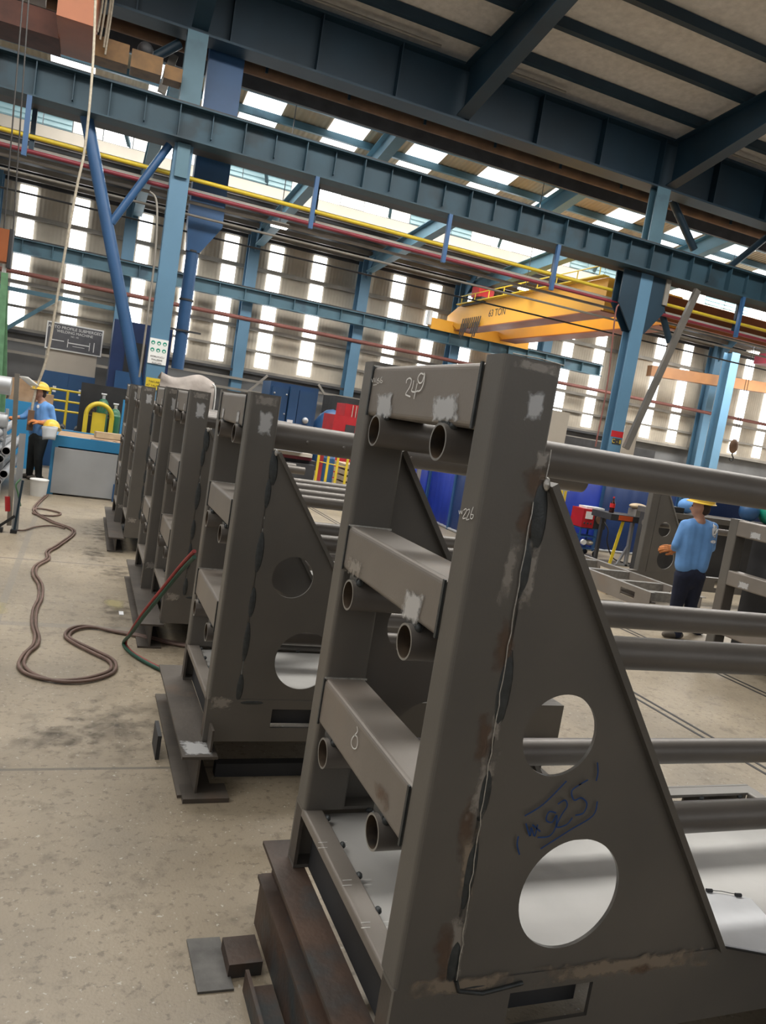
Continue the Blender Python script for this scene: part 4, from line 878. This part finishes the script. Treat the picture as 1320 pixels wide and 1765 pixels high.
bpy.data.objects['cardboard_box.002'].location.x = -.88
# navy machine housing by the sign column
t = thing('machine_housing', 'tall navy machine housing with a dark doorway left of the sign column', 'machine', (.42, 19.2, 0))
MB().box(0, 1.3, 0, 1.2, 0, 3.35).build('housing', M['navy'], t); MB().box(.3, .75, -.02, 0, 1.2, 2.9).build('doorway', M['black'], t); MB().box(.15, .55, -.05, -.02, 1.7, 2.2).build('wall_box', M['bluev'], t)

# duct chute right of sign column
t = thing('extraction_duct', 'vivid blue rectangular duct narrowing into a round pipe beside the sign column', 'duct', (1.67, 18.42, 0))
MB().box(0, .76, 0, .36, 5.72, 9.6).build('box_duct', M['bluev'], t)
b = MB(); top = [(0, 0, 5.72), (.76, 0, 5.72), (.76, .36, 5.72), (0, .36, 5.72)]; bot = [(.06, .05, 5.08), (.34, .05, 5.08), (.34, .33, 5.08), (.06, .33, 5.08)]
b.add(top+bot, [(0, 4, 5, 1), (1, 5, 6, 2), (2, 6, 7, 3), (3, 7, 4, 0)]); b.build('hopper', M['bluev'], t)
MB().cyl((.2, .19, 2.45), (.2, .19, 5.12), .14, 24).build('round_pipe', M['bluev'], t)
for z in (3.3, 4.0, 5.08): MB().cyl((.2, .19, z), (.2, .19, z+.04), .16, 20).build('pipe_band', M['dark'], t)
MB().bar((-.15, .04, 3.32), (.6, .04, 3.32), .04, .04).build('pipe_bracket', M['dark'], t)
# signs on column A
t = thing('safety_sign', 'white sign with six green safety icons on the light blue column', 'sign', (1.31, 17.39, 2.70)); 
MB().box(-.19, .19, -.01, .01, -.26, .27).build('board', M['white'], t)
b = MB()
for r_ in range(2):
    for c_ in range(3): b.cyl((-.12+.12*c_, -.013, .18-.15*r_), (-.12+.12*c_, -.009, .18-.15*r_), .042, 16)
b.build('icon_disc', M['teal'], t)
b = MB()
for r_ in range(2):
    for c_ in range(3): b.ball((-.12+.12*c_, -.014, .17-.15*r_), .022, .003, .018, 10, 6)
b.build('icon_face', M['white'], t)
for q, s_ in enumerate(('KORUYUCU', 'MALZEME', 'KULLAN')): text('sign_lettering', s_, .052, M['black'], Matrix.Translation((1.31, 17.376, 2.61-.065*q-.02)) @ FACE_CAM, t)
t = thing('notice_sign', 'yellow notice sign with black words at the foot of the safety-icon column', 'sign', (1.31, 17.39, 2.02))
MB().box(-.17, .17, -.01, .01, -.12, .12).build('board', M['yellow'], t)
for q, s_ in enumerate(('TAKLARI', 'AT YALITIM')): text('sign_lettering', s_, .06, M['black'], Matrix.Translation((1.31, 17.376, 2.06-.08*q)) @ FACE_CAM, t)
tag(MB().tube(smooth_path([P(258, 330, 1, 17.3), P(270, 350, 1, 17.3), P(268, 430, 1, 17.3), P(255, 540, 1, 17.3), P(240, 650, 1, 17.3)]), .022, 8).build('conduit_drop', M['gpipe']), 'thin grey conduit dropping down beside the safety-icon column', 'conduit')
tag(MB().tube(smooth_path([P(1066, 525, 1, 17.3), P(1060, 545, 1, 17.3), P(1047, 660, 1, 17.3), P(1026, 770, 1, 17.3)]), .020, 8).build('conduit_drop', M['rpipe']), 'thin reddish conduit dropping down left of the red-banded column', 'conduit')
# tarpaulin cover
t = thing('tarpaulin_cover', 'grey beige tarpaulin draped over a tall object behind the racks', 'cover', (1.03, 12.5, 0))
nx, nz = 16, 10; vs_ = []
for j in range(nz+1):
    for i in range(nx+1):
        u = i/nx; v = j/nz; x = .82*u; z = 2.2-(.06*math.sin(u*PI*2)+.10*(u-.3)**2)-v*1.1
        vs_.append((x, .05*math.sin(u*9+v*4)-.16*v+.04*math.sin(v*11+u*3), z))
for i in range(nx+1):
    u = i/nx; vs_.append((.82*u, .6, 2.1-.05*math.sin(u*7)))
fs = [(j*(nx+1)+i, j*(nx+1)+i+1, (j+1)*(nx+1)+i+1, (j+1)*(nx+1)+i) for j in range(nz) for i in range(nx)]+[(i, (nz+1)*(nx+1)+i, (nz+1)*(nx+1)+i+1, i+1) for i in range(nx)]
MB().add(vs_, fs, True).build('sheet', M['cloth'], t); b = MB(); b.box(.03, .80, .25, .55, 0, 2.0); b.build('covered_body', M['dark'], t)
MB().tube(smooth_path([(.78, -.02, 2.13), (.84, -.03, 2.05), (.85, -.05, 1.6), (.84, -.06, 1.0)]), .012, 6).build('hem_tube', M['white'], t)

# ------------------------------------------------------------------ middle and right background
t = thing('press_machine', 'blue press with rounded housings against the rear wall, seen above the second rack', 'machine', (5.25, 24.0, 0))
MB().box(.0, 1.55, 0, 1.2, 0, 2.75).build('frame', M['bluev'], t)
for x0 in (.06, .92): MB().box(x0, x0+.5, -.12, 0, .9, 2.6).build('housing', M['bluev'], t)
b = MB().box(.60, .88, -.2, 0, .6, 2.68); b.build('ram', M['bluev'], t); MB().box(.62, .80, -.22, -.2, 1.35, 1.65).build('data_plate', M['paper'], t)
b = MB(); [b.ball((.12+.13*k, -.15, z), .03) for k in (0, 3) for z in (1.2, 1.8, 2.4)]; b.ball((1.2, -.2, 1.7), .1); b.build('bolt_set', M['lgrey'], t)
tag(MB().ball((0, 0, 1.1), .7, .5, 1.1, 16, 10).build('blue_tank', M['bluev'], loc=(7.55, 24.6, 0)), 'dark blue rounded tank between the blue press and the red machine', 'tank')
t = thing('red_machine', 'red machine with a stepped top seen behind the pipes, left of the nearest rack', 'machine', (6.2, 20.0, 0))
MB().box(0, 1.5, 0, 1.0, 0, 2.02).build('body', M['red'], t); MB().box(.3, 1.3, .1, .9, 2.02, 2.36).build('upper_housing', M['red'], t); MB().box(.35, .62, -.02, 0, 1.55, 1.8).build('recess', M['dark'], t)
b = MB(); [b.cyl((.5+.1*k, .05, 2.02), (.5+.1*k, .05, 2.34), .012, 6) for k in range(5)]; b.build('cage_bar', M['beige'], t)
t = thing('yellow_barrier', 'row of thin yellow barrier posts beside a timber pallet stack', 'barrier', (4.75, 16.0, 0))
for k in range(4): MB().bar((.22*k, 0, 0), (.22*k, 0, 1.18), .05, .03).build('barrier_post', M['yellow'], t)
MB().tube([(0, 0, .95), (.66, 0, .9)], .01, 6).build('chain', M['yellow'], t)
cylinder_bottle('blue gas cylinder behind the yellow barrier posts', (5.15, 16.5, 0), M['bluev'], 1.2, .13)
t = thing('pallet_stack', 'stack of pale timber pallets behind the yellow barrier', 'pallets', (5.55, 16.5, 0))
for k in range(7): MB().box(0, 1.0, 0, .9, .14*k, .14*k+.10).build('pallet', M['wood'], t)
tg = [((1.2, 16.6, .6), 2.6, 'lgrey', 'topmost'), ((1.2, 16.6, .45), 2.9, 'maroon', 'second'), ((1.2, 16.6, .3), 2.5, 'gpipe', 'third')]
for k, (x0, xl, z, m_) in enumerate(((3.0, 2.2, 1.021, 'lgrey'), (3.2, 2.3, .941, 'beige'), (3.0, 2.6, .861, 'maroon'), (3.3, 2.4, .781, 'dark'))):
    tag(MB().box(x0, x0+xl*.75, 17+.1*k, 17.6, z, z+.08).build('stacked_profile', M[m_]), ['topmost pale', 'second beige', 'third dark red', 'lowest dark'][k]+' steel profile stacked behind the second rack', 'steel profile')
t = thing('profile_stillage', 'dark stillage carrying the stacked profiles behind the racks', 'stillage', (3.0, 17.0, 0)); MB().box(0, 2.0, 0, .7, 0, .78).build('body', M['dark'], t)
for k, (z, y) in enumerate(((1.40, 7.9), (1.02, 8.2), (.78, 8.4), (.6, 8.6))):
    pass
# loose big pipe on trestle behind the second rack
pa = P(470, 752, 1, 4.9); 
# royal blue screens
def screen(lab, p0, p1, h, m, tilt=0):
    t = thing('welding_curtain', lab, 'screen', (p0[0], p0[1], 0)); d = Vector((p1[0]-p0[0], p1[1]-p0[1], 0)); n = Vector((-d.y, d.x, 0)).normalized()*.03
    b = MB(); K = 14; vs_ = []
    for zz in (.06, h):
        for i in range(K+1): q = d*(i/K); q = q+n*.6*math.sin(i*2.4); vs_.append((q.x, q.y, zz))
    vs_ += [(x+n.x*.5, y+n.y*.5, z) for x, y, z in vs_]; c = K+1
    b.add(vs_, [(i, i+1, c+i+1, c+i) for i in range(K)]+[(2*c+i, 3*c+i, 3*c+i+1, 2*c+i+1) for i in range(K)]+[(c+i, c+i+1, 3*c+i+1, 3*c+i) for i in range(K)], True); b.build('curtain', M[m], t)
    for e in (Vector((0, 0, 0)), d): MB().bar(e, e+Vector((0, 0, h+.05)), .05, .05).build('curtain_post', M['bluev'], t)
    MB().tube([Vector((0, 0, .03)), d+Vector((0, 0, .03))], .03, 6).build('bottom_rail', M['lgrey'], t)
    return t
screen('royal blue welding screen at the far end, behind a grey post', (5.9, 16.1), (7.45, 16.1), 1.9, 'royal')
screen('royal blue welding screen panel with light blue edge, left of the paper notice', (7.42, 15.95), (7.32, 14.5), 1.9, 'royal')
s_ = screen('dark navy welding screen panel right of the paper notice', (7.31, 14.45), (7.24, 12.95), 1.9, 'navy')
tag(MB().box(-.006, .006, -.25, .25, 1.36, 1.68).build('paper_notice', M['paper'], loc=(7.22, 14.3, 0)), 'white paper notice hanging on the navy welding screen', 'paper')
screen('royal blue screen behind the red welding machine', (8.1, 13.6), (10.35, 13.6), 1.95, 'royal')
screen('dark navy screen behind the workbench', (10.4, 13.65), (12.4, 13.65), 1.95, 'navy')
tag(MB().box(-.04, .04, -.04, .04, 0, 1.7).build('screen_post', M['gpipe'], loc=(6.95, 15.6, 0)), 'grey upright post in front of the left blue screen', 'post')
tag(MB().bar((8.15, 13.2, 0), (8.15, 13.2, 1.55), .10, .06).build('dark_post', M['dark']), 'dark narrow post with a tiny red top left of the welding cart', 'post')
# welding cart
cx, cy = 9.35, 12.75
t = thing('welding_cart', 'blue trolley cart with cable reel and wheels under the red welding machine', 'cart', (cx, cy, 0)); Vc = Vector
b = MB()
t.scale = (.8, .8, .72)
for x in (0, .55):
    for y in (0, .45): b.bar((x, y, .1), (x, y, .78), .035, .035)
for z in (.22, .55, .78): b.box(-.02, .57, -.02, .47, z-.02, z+.01)
b.build('frame', M['bluev'], t)
for x in (-.02, .57):
    for y in (.02, .43): MB().cyl((x-.02, y, .08), (x+.02, y, .08), .08, 16).build('wheel', M['black'], t)
b = MB(); [b.tube([(-.22+.04*k, .1+(.20-.012*k)*math.cos(a), .42+(.20-.012*k)*math.sin(a)) for a in [q*PI/10 for q in range(21)]], .014, 6) for k in range(4)]; b.build('cable_coil', M['cable'], t)
MB().cyl((.1, -.04, .40), (.1, -.10, .40), .075, 16).build('gauge', M['white'], t); MB().ball((.38, .1, .38), .12, .12, .08).build('cloth_bag', M['beige'], t)
t = thing('welding_machine', 'red fronted welding machine with white panel standing on the blue cart', 'welder', (cx-.02, cy-.02, .575))
t.scale = (.78, .78, .74)
MB().box(0, .36, 0, .5, .0, .50).build('front_box', M['red'], t); MB().box(.36, .75, .02, .5, .0, .46).build('feeder_box', M['dark'], t)
b = MB().box(.08, .30, -.01, 0, .24, .44); b.build('control_panel', M['white'], t); b = MB(); [b.cyl((.08+.1*k, -.012, .12), (.08+.1*k, 0, .12), .025, 10) for k in range(3)]; b.build('control_knob', M['dark'], t)
MB().box(.15, .7, .1, .45, .50, .56).build('paper_tray', M['white'], t); MB().cyl((.55, -.01, .26), (.55, .02, .26), .13, 18).build('wire_reel', M['brown'], t)
tag(MB().tube(smooth_path([(cx+.4, cy-.08, .8), (cx+.5, cy-.2, .6), (cx+.5, cy-.25, .35), (cx+.7, cy-.3, .05), (cx+1.0, cy-.5, .02)]), .013, 8).build('welding_cable', M['cable']), 'dark welding cable looping from the machine down to the floor', 'cable')
cylinder_bottle('royal blue gas cylinder with yellow label left of the welding machine', (cx-.25, cy+.55, 0), M['royal'], 1.75, .13, M['yellow'])
tag(MB().cyl((0, 0, 0), (0, 0, 1.25), .012, 6).bar((-.12, 0, 1.25), (.12, 0, 1.25), .02, .02).build('tee_handle', M['lgrey'], loc=(cx-.55, cy, 0)), 'thin pale T-handled rod standing left of the welding cart', 'rod')
# bench with vice and bottle
bx, by = 9.35, 11.9
t = thing('workbench', 'dark steel workbench with an orange patch and pale grey splayed legs beside the cart', 'bench', (bx, by, 0))
MB().box(0, 1.05, 0, .6, .86, .98).build('bench_top', M['dark'], t); MB().box(.18, .5, -.01, 0, .88, .97).build('orange_patch', mat('orange_patch_paint', (.5, .08, .02), .6), t)
for x in (.62, .95):
    b = MB(); b.bar((x, .1, 0), (x-.02, .1, .86), .06, .06); b.bar((x-.2, .1, .02), (x-.02, .1, .4), .04, .04); b.bar((x-.25, .1, .02), (x+.2, .1, .02), .06, .03); b.build('leg', M['lgrey'], t)
MB().bar((.05, .3, 0), (.05, .3, .86), .06, .06).build('leg', M['dark'], t)
t = thing('bench_vice', 'bench vice with a pale cloth over it on the right end of the workbench', 'vice', (bx+.72, by+.2, .981))
MB().box(-.1, .12, -.12, .12, 0, .14).build('vice_body', M['gpipe'], t); MB().ball((.02, 0, .19), .2, .12, .06).build('pale_cloth', M['wood'], t); MB().cyl((.15, -.2, .05), (.15, .1, .05), .015, 8).build('vice_handle', M['lgrey'], t)
t = thing('cola_bottle', 'plastic bottle with a red label standing on the workbench', 'bottle', (bx+.18, by+.25, .981))
MB().tube([(0, 0, 0), (0, 0, .02), (0, 0, .08), (0, 0, .14), (0, 0, .19), (0, 0, .24), (0, 0, .28)], [.045, .05, .048, .05, .042, .02, .016], 16).build('bottle_body', M['cola'], t)
MB().cyl((0, 0, .10), (0, 0, .18), .0515, 16, caps=False).build('bottle_label', M['colared'], t); MB().cyl((0, 0, .28), (0, 0, .31), .018, 10).build('cap', M['colared'], t)
tag(MB().bar((0, 0, .02), (.22, .1, .95), .06, .02).build('spirit_level', M['yellow'], loc=(bx-.0+.12, by-.06, 0)), 'yellow flat bar leaning on the workbench front', 'level')
# clutter bench behind the right worker
t = thing('rear_workbench', 'grey workbench behind the right worker, carrying dark cases', 'bench', (9.75, 10.9, 0))
MB().box(0, 3.4, 0, .8, 1.12, 1.22).build('bench_top', M['steel'], t); MB().box(.0, 3.4, .3, .7, .0, 1.12).build('undershelf', M['dark'], t)
tag(MB().box(0, .55, 0, .3, 0, .10).build('tool_case', M['black'], loc=(9.65, 11.0, 1.221)), 'flat black tool case on the rear bench left of the worker', 'case')
tag(MB().ball((0, 0, .14), .17, .15, .14, 14, 8).build('blue_bag', M['shirt'], loc=(10.42, 11.2, 1.221)), 'crumpled pale blue bag on the rear bench beside the worker helmet', 'bag')
tag(MB().ball((0, 0, .24), .22, .2, .24, 18, 12).build('green_drum', M['teal'], loc=(12.45, 11.2, 1.221)), 'rounded teal green container on the rear bench right of the worker', 'container')
tag(MB().ball((0, 0, .2), .2, .18, .2, 16, 10).build('blue_drum', M['bluev'], loc=(12.05, 11.3, 1.221)), 'blue rounded container left of the teal green one', 'container')
b = MB().box(0, 3.8, 0, .05, 0, 1.95); tag(b.build('rear_partition', M['navy'], loc=(9.5+.0, 12.0-.25+.3, 0)), 'dark navy partition behind the rear bench', 'partition'); bpy.data.objects['rear_partition'].location = (11.3, 12.15, 0)
# white boards near column B
for x, w_, h, lab in ((12.75, .75, 1.05, 'pale board on legs behind the racks, left of the red-banded column'), (15.6, .5, 1.0, 'narrow pale board on legs right of the red-banded column')):
    t = thing('white_board', lab, 'board', (x, 20, 0)); MB().box(0, w_, 0, .03, 2.15, 2.15+h).build('panel', M['beige'], t)
    for dx in (.02, w_-.08): MB().box(dx, dx+.06, .0, .03, 0, 2.15).build('leg', M['dark'], t)
t = thing('dark_shelter', 'long dark shelter roof along the rear wall behind the red-banded column', 'shelter', (12, 26, 0)); MB().box(-4.0, 10, 0, 1.5, 2.1, 2.7).build('shelter_roof', M['dark'], t); MB().box(-4, 10, 1.4, 1.5, 0, 2.1).build('shelter_back', M['dark'], t)
# hanging lamps
for k, (x, y, yy) in enumerate(((481, 392, 22), (1240, 568, 24), (1297, 610, 26), (905, 500, 23))):
    c_ = P(x, y, 1, yy); t = thing('high_bay_lamp', ['lit lamp hanging right of the blue duct', 'lit lamp hanging above the tan crane', 'lit lamp at the right edge above the tan crane', 'lit lamp hanging above the yellow crane'][k], 'lamp', tuple(c_))
    MB().box(-.22, .22, -.12, .12, 0, .05).build('lamp_glass', M['lamp'] if k < 1 else M['lamp'], t); MB().box(-.24, .24, -.14, .14, .05, .12).build('housing', M['gpipe'], t); MB().cyl((0, 0, .12), (0, 0, max(.3, (zr(yy)-.02 if yy <= 26 else 8.7)-c_.z)), .012, 6).build('rod', M['dark'], t)

# ------------------------------------------------------------------ people
def capsules(name, segs, m, parent, voxel=.014, sm=6):
    """one continuous surface grown over tapered limbs: segs = [(p0, r0, p1, r1)]"""
    b = MB()
    for p0, r0, p1, r1 in segs:
        p0 = Vector(p0); p1 = Vector(p1); K = 6; pts = []; rr = []; d = (p1-p0); L_ = d.length or 1e-3; u = d/L_
        for j in range(5): a = PI/2*(j/4); pts.append(p0-u*r0*math.cos(a)); rr.append(max(.001, r0*math.sin(a)))
        for j in range(1, K): pts.append(p0+d*j/K); rr.append(r0+(r1-r0)*j/K)
        for j in range(5): a = PI/2*(j/4); pts.append(p1+u*r1*math.sin(a)); rr.append(max(.001, r1*math.cos(a)))
        b.tube(pts, rr, 12)
    o = b.build(name, m, parent); md = o.modifiers.new('r', 'REMESH'); md.mode = 'VOXEL'; md.voxel_size = voxel; md.use_smooth_shade = True
    if sm: s_ = o.modifiers.new('s', 'SMOOTH'); s_.iterations = sm; s_.factor = .5
    bpy.context.view_layer.update(); dg = bpy.context.evaluated_depsgraph_get(); me = bpy.data.meshes.new_from_object(o.evaluated_get(dg)); o.modifiers.clear(); o.data = me
    if not me.materials: me.materials.append(m)
    return o
def glove(name, parent, wrist, direction, palm_n, side=1, s=1.0):
    """palm, four bent fingers and a thumb leaving the side of the palm"""
    d = Vector(direction).normalized(); n = Vector(palm_n); n = (n-d*n.dot(d)).normalized(); x = d.cross(n)*side; w0 = Vector(wrist); S_ = []
    S_.append((w0-d*.05*s, .036*s, w0+d*.01*s, .034*s))
    for q in (-.024, -.008, .008, .024): S_.append((w0+x*q*s, .017*s, w0+d*.085*s+x*q*1.25*s, .015*s))
    for q, L_ in ((-.034, .062), (-.011, .078), (.012, .072), (.034, .055)):
        a = w0+d*.085*s+x*q*s; k1 = a+d*L_*.5*s+n*.012*s; k2 = k1+d*L_*.32*s+n*.030*s; k3 = k2+d*L_*.05*s+n*.028*s
        S_ += [(a, .0125*s, k1, .012*s), (k1, .012*s, k2, .011*s), (k2, .011*s, k3, .010*s)]
    a = w0+d*.025*s-x*.030*s; k1 = a-x*.030*s+d*.030*s+n*.012*s; k2 = k1+d*.034*s+n*.018*s-x*.004*s
    S_ += [(a, .017*s, k1, .014*s), (k1, .014*s, k2, .012*s)]
    return capsules(name, S_, M['glove'], parent, .0055, 2)
def worker(lab, joints, mats, helm, loc):
    """joints in world coordinates"""
    t = thing('person', lab, 'person', loc); o3 = Vector(loc); J = {k: Vector(v)-o3 for k, v in joints.items() if k != 'sleeve'}
    hd = J['head']; fwd = Vector(joints['face']).normalized(); up = Vector((0, 0, 1)); sd = fwd.cross(up)
    S_ = [(hd+up*.02, .092, hd-up*.02+fwd*.012, .085), (hd-up*.05+fwd*.03, .062, hd-up*.085+fwd*.045, .04), (hd-up*.07, .055, J['neck']-up*.04, .062),
          (hd+fwd*.090-up*.005, .012, hd+fwd*.108-up*.025, .016), (hd+fwd*.085+up*.025-sd*.03, .012, hd+fwd*.085+up*.025+sd*.03, .012), (hd+fwd*.088-up*.058-sd*.018, .009, hd+fwd*.088-up*.058+sd*.018, .009),
          (hd+sd*.088-up*.005, .014, hd+sd*.092-up*.035, .010), (hd-sd*.088-up*.005, .014, hd-sd*.092-up*.035, .010)]
    for s_ in 'LR': S_ += [(J['elbow'+s_], .040, J['wrist'+s_], .030)]
    for s_ in 'LR': S_ += [(J['neck']-up*.05, .07, J['shoulder'+s_], .05), (J['shoulder'+s_], .045, J['elbow'+s_], .038)]
    S_ += [(J['neck']-up*.05, .08, J['pelvis']+up*.04, .07)]
    svb = (J['shoulderR']-J['shoulderL']).normalized()
    for s_ in 'LR':
        hb = J['pelvis']+svb*(.085 if s_ == 'R' else -.085); S_ += [(J['pelvis'], .05, hb, .05), (hb, .05, J['knee'+s_], .045), (J['knee'+s_], .045, J['ankle'+s_], .035)]
    capsules('body', S_, M['skin'], t, .012, 3)
    eyes = MB()
    for q in (-.03, .03): eyes.ball(hd+fwd*.094+sd*q+up*.008, .009, .009, .007, 8, 6)
    eyes.build('eyes', M['black'], t)
    capsules('hair', [(hd-fwd*.03+up*.0, .088, hd-fwd*.045-up*.05, .068), (hd-fwd*.02+up*.04, .088, hd-fwd*.02+up*.05, .085)], M['hair'], t, .012, 2)
    # shirt
    mid = (J['neck']+J['pelvis'])/2; S_ = []
    sv = (J['shoulderR']-J['shoulderL']).normalized()
    for q in (-.5, 0, .5):
        w_ = sv*q*.20; S_ += [(J['neck']-up*.12+w_*.9, .105, mid+w_, .108), (mid+w_, .108, J['hem']+w_*.8, .112)]
    for s_ in 'LR':
        S_ += [(J['neck']-up*.045, .066, J['shoulder'+s_], .062), (J['shoulder'+s_], .066, J['elbow'+s_], .054)]
        S_ += [(J['elbow'+s_], .053, J['elbow'+s_].lerp(J['wrist'+s_], joints['sleeve']), .046)]
        c0 = J['shoulder'+s_]; S_ += [(c0, .066, c0.lerp(J['neck'], .45)-up*.07, .075)]
    capsules('shirt', S_, M['shirt'], t, .013, 5)
    S_ = []
    for s_ in 'LR':
        hp = J['pelvis']+sv*(.075 if s_ == 'R' else -.075)
        S_ += [(J['pelvis']+up*.05, .12, J['pelvis']-up*.07, .095), (J['pelvis']+up*.06, .115, hp, .110), (hp, .108, J['knee'+s_], .075), (J['knee'+s_], .075, J['ankle'+s_]+up*.02, .058), (J['ankle'+s_]+up*.03, .06, J['ankle'+s_]-up*.01, .064)]
    capsules('trousers', S_, M[mats[0]], t, .013, 3)
    for s_ in 'LR':
        a = J['ankle'+s_]; td = Vector(joints['toe'+s_]).normalized(); g = -joints['ankle'+s_][2]+o3.z
        z0 = -o3.z+0; base = Vector((a.x, a.y, z0+.045)); capsules('boot', [(a-up*.0, .05, base, .045), (base-td*.05, .042, base+td*.06, .044), (base+td*.06, .044, base+td*.16-up*.008, .034)], M['boot'], t, .009, 2)
        glove('glove', t, J['wrist'+s_], joints['hand'+s_], joints['palm'+s_], 1 if s_ == 'R' else -1, 1.08)
    face = math.atan2(fwd.y, fwd.x)-PI/2
    helmet('helmet', '', hd+up*.055-fwd*.01, helm[1], helm[0], parent=t, scale=.98, face=face)
    return t
# right worker: back to the camera, looking down to the left
D = 6.98; q = lambda x, y, d=0.: P(x, y, 1, D+d)
jr = dict(head=q(1208, 872), neck=q(1206, 894), shoulderL=q(1181, 905, .06), shoulderR=q(1228, 909, -.04), elbowL=q(1165, 939, .06), elbowR=q(1225, 945, .25), wristL=q(1162, 946, .38), wristR=q(1180, 948, .50),
          pelvis=q(1189, 992), hem=q(1191, 975), kneeL=q(1165, 1045, .10), kneeR=q(1190, 1043, .06), ankleL=q(1166, 1090, .0), ankleR=q(1200, 1090, .28), face=(-.75, .65, -.25), sleeve=.75,
          toeL=(-1, .1, 0), toeR=(-.6, .8, 0), handL=(-.95, .2, -.05), handR=(-.8, .3, 0), palmL=(.2, .9, -.5), palmR=(0, .6, -.7))
wr = worker('person in blue long sleeved shirt with white back print, yellow helmet, turned away', jr, ('trous',), (None, (.02, -.06, 0)), (jr['pelvis'].x, jr['pelvis'].y, 0))
sh = [c for c in wr.children if c.name.startswith('shirt')][0]
def project_patch(nm, m, px, parent, target):
    """print on cloth: a small grid laid onto the cloth surface"""
    bpy.context.view_layer.update(); o = Vector((0, 0, EYE)); tm = target.matrix_world.inverted(); N_ = 6; vs_ = []
    for j in range(N_+1):
        for i in range(N_+1):
            u, v = i/N_, j/N_; x = (px[0][0]*(1-u)+px[1][0]*u)*(1-v)+(px[3][0]*(1-u)+px[2][0]*u)*v; y = (px[0][1]*(1-u)+px[1][1]*u)*(1-v)+(px[3][1]*(1-u)+px[2][1]*u)*v
            d = ray(x, y).normalized(); ok, loc, nn, ii = target.ray_cast(tm @ o, (tm.to_3x3() @ d).normalized())
            vs_.append((target.matrix_world @ loc - d*.006) if ok else None)
    if any(v is None for v in vs_):
        good = [v for v in vs_ if v is not None]
        if not good: return
        vs_ = [v if v is not None else good[0] for v in vs_]
    me = bpy.data.meshes.new(nm); K = N_+1; me.from_pydata([tuple(v-Vector(parent.location)) for v in vs_], [], [(j*K+i, j*K+i+1, (j+1)*K+i+1, (j+1)*K+i) for j in range(N_) for i in range(N_)]); me.update()
    uv = me.uv_layers.new(name='UVMap')
    for l in me.loops: k = l.vertex_index; uv.data[l.index].uv = ((k % K)/N_, (k//K)/N_)
    for p in me.polygons: p.use_smooth = True
    me.materials.append(m); o2 = bpy.data.objects.new(nm, me); C.objects.link(o2); o2.parent = parent
project_patch('back_print', M['p_white'], ((1225, 929), (1238, 929), (1241, 895), (1228, 895)), wr, sh)
project_patch('back_print', M['p_white'], ((1222, 937), (1235, 938), (1236, 931), (1224, 930)), wr, sh)
# left worker: side on, holding the pendant
D = 14.85
jl = dict(head=q(69, 676), neck=q(74, 691), shoulderL=q(87, 703, -.12), shoulderR=q(60, 701, .12), elbowL=q(92, 725, -.12), elbowR=q(42, 718, .05), wristL=q(68, 728, -.22), wristR=q(20, 721, .0),
          pelvis=q(66, 757), hem=q(67, 744), kneeL=q(66, 790, -.05), kneeR=q(54, 790, .08), ankleL=q(66, 820, 0), ankleR=q(50, 820, .12), face=(-.9, -.25, -.35), sleeve=.25,
          toeL=(-.9, -.3, 0), toeR=(-.95, -.2, 0), handL=(-.95, -.1, .15), handR=(-1, 0, .1), palmL=(0, .3, -.9), palmR=(0, 0, -1))
wl_ = worker('person in blue shirt with raised pale visor, holding the hanging crane pendant', jl, ('troub',), (('visor', True), (.0, .12, 0)), (jl['pelvis'].x, jl['pelvis'].y, 0))
project_patch('chest_print', M['p_white'], ((62, 704), (68, 705), (69, 697), (63, 696)), wl_, [c for c in wl_.children if c.name.startswith('shirt')][0])
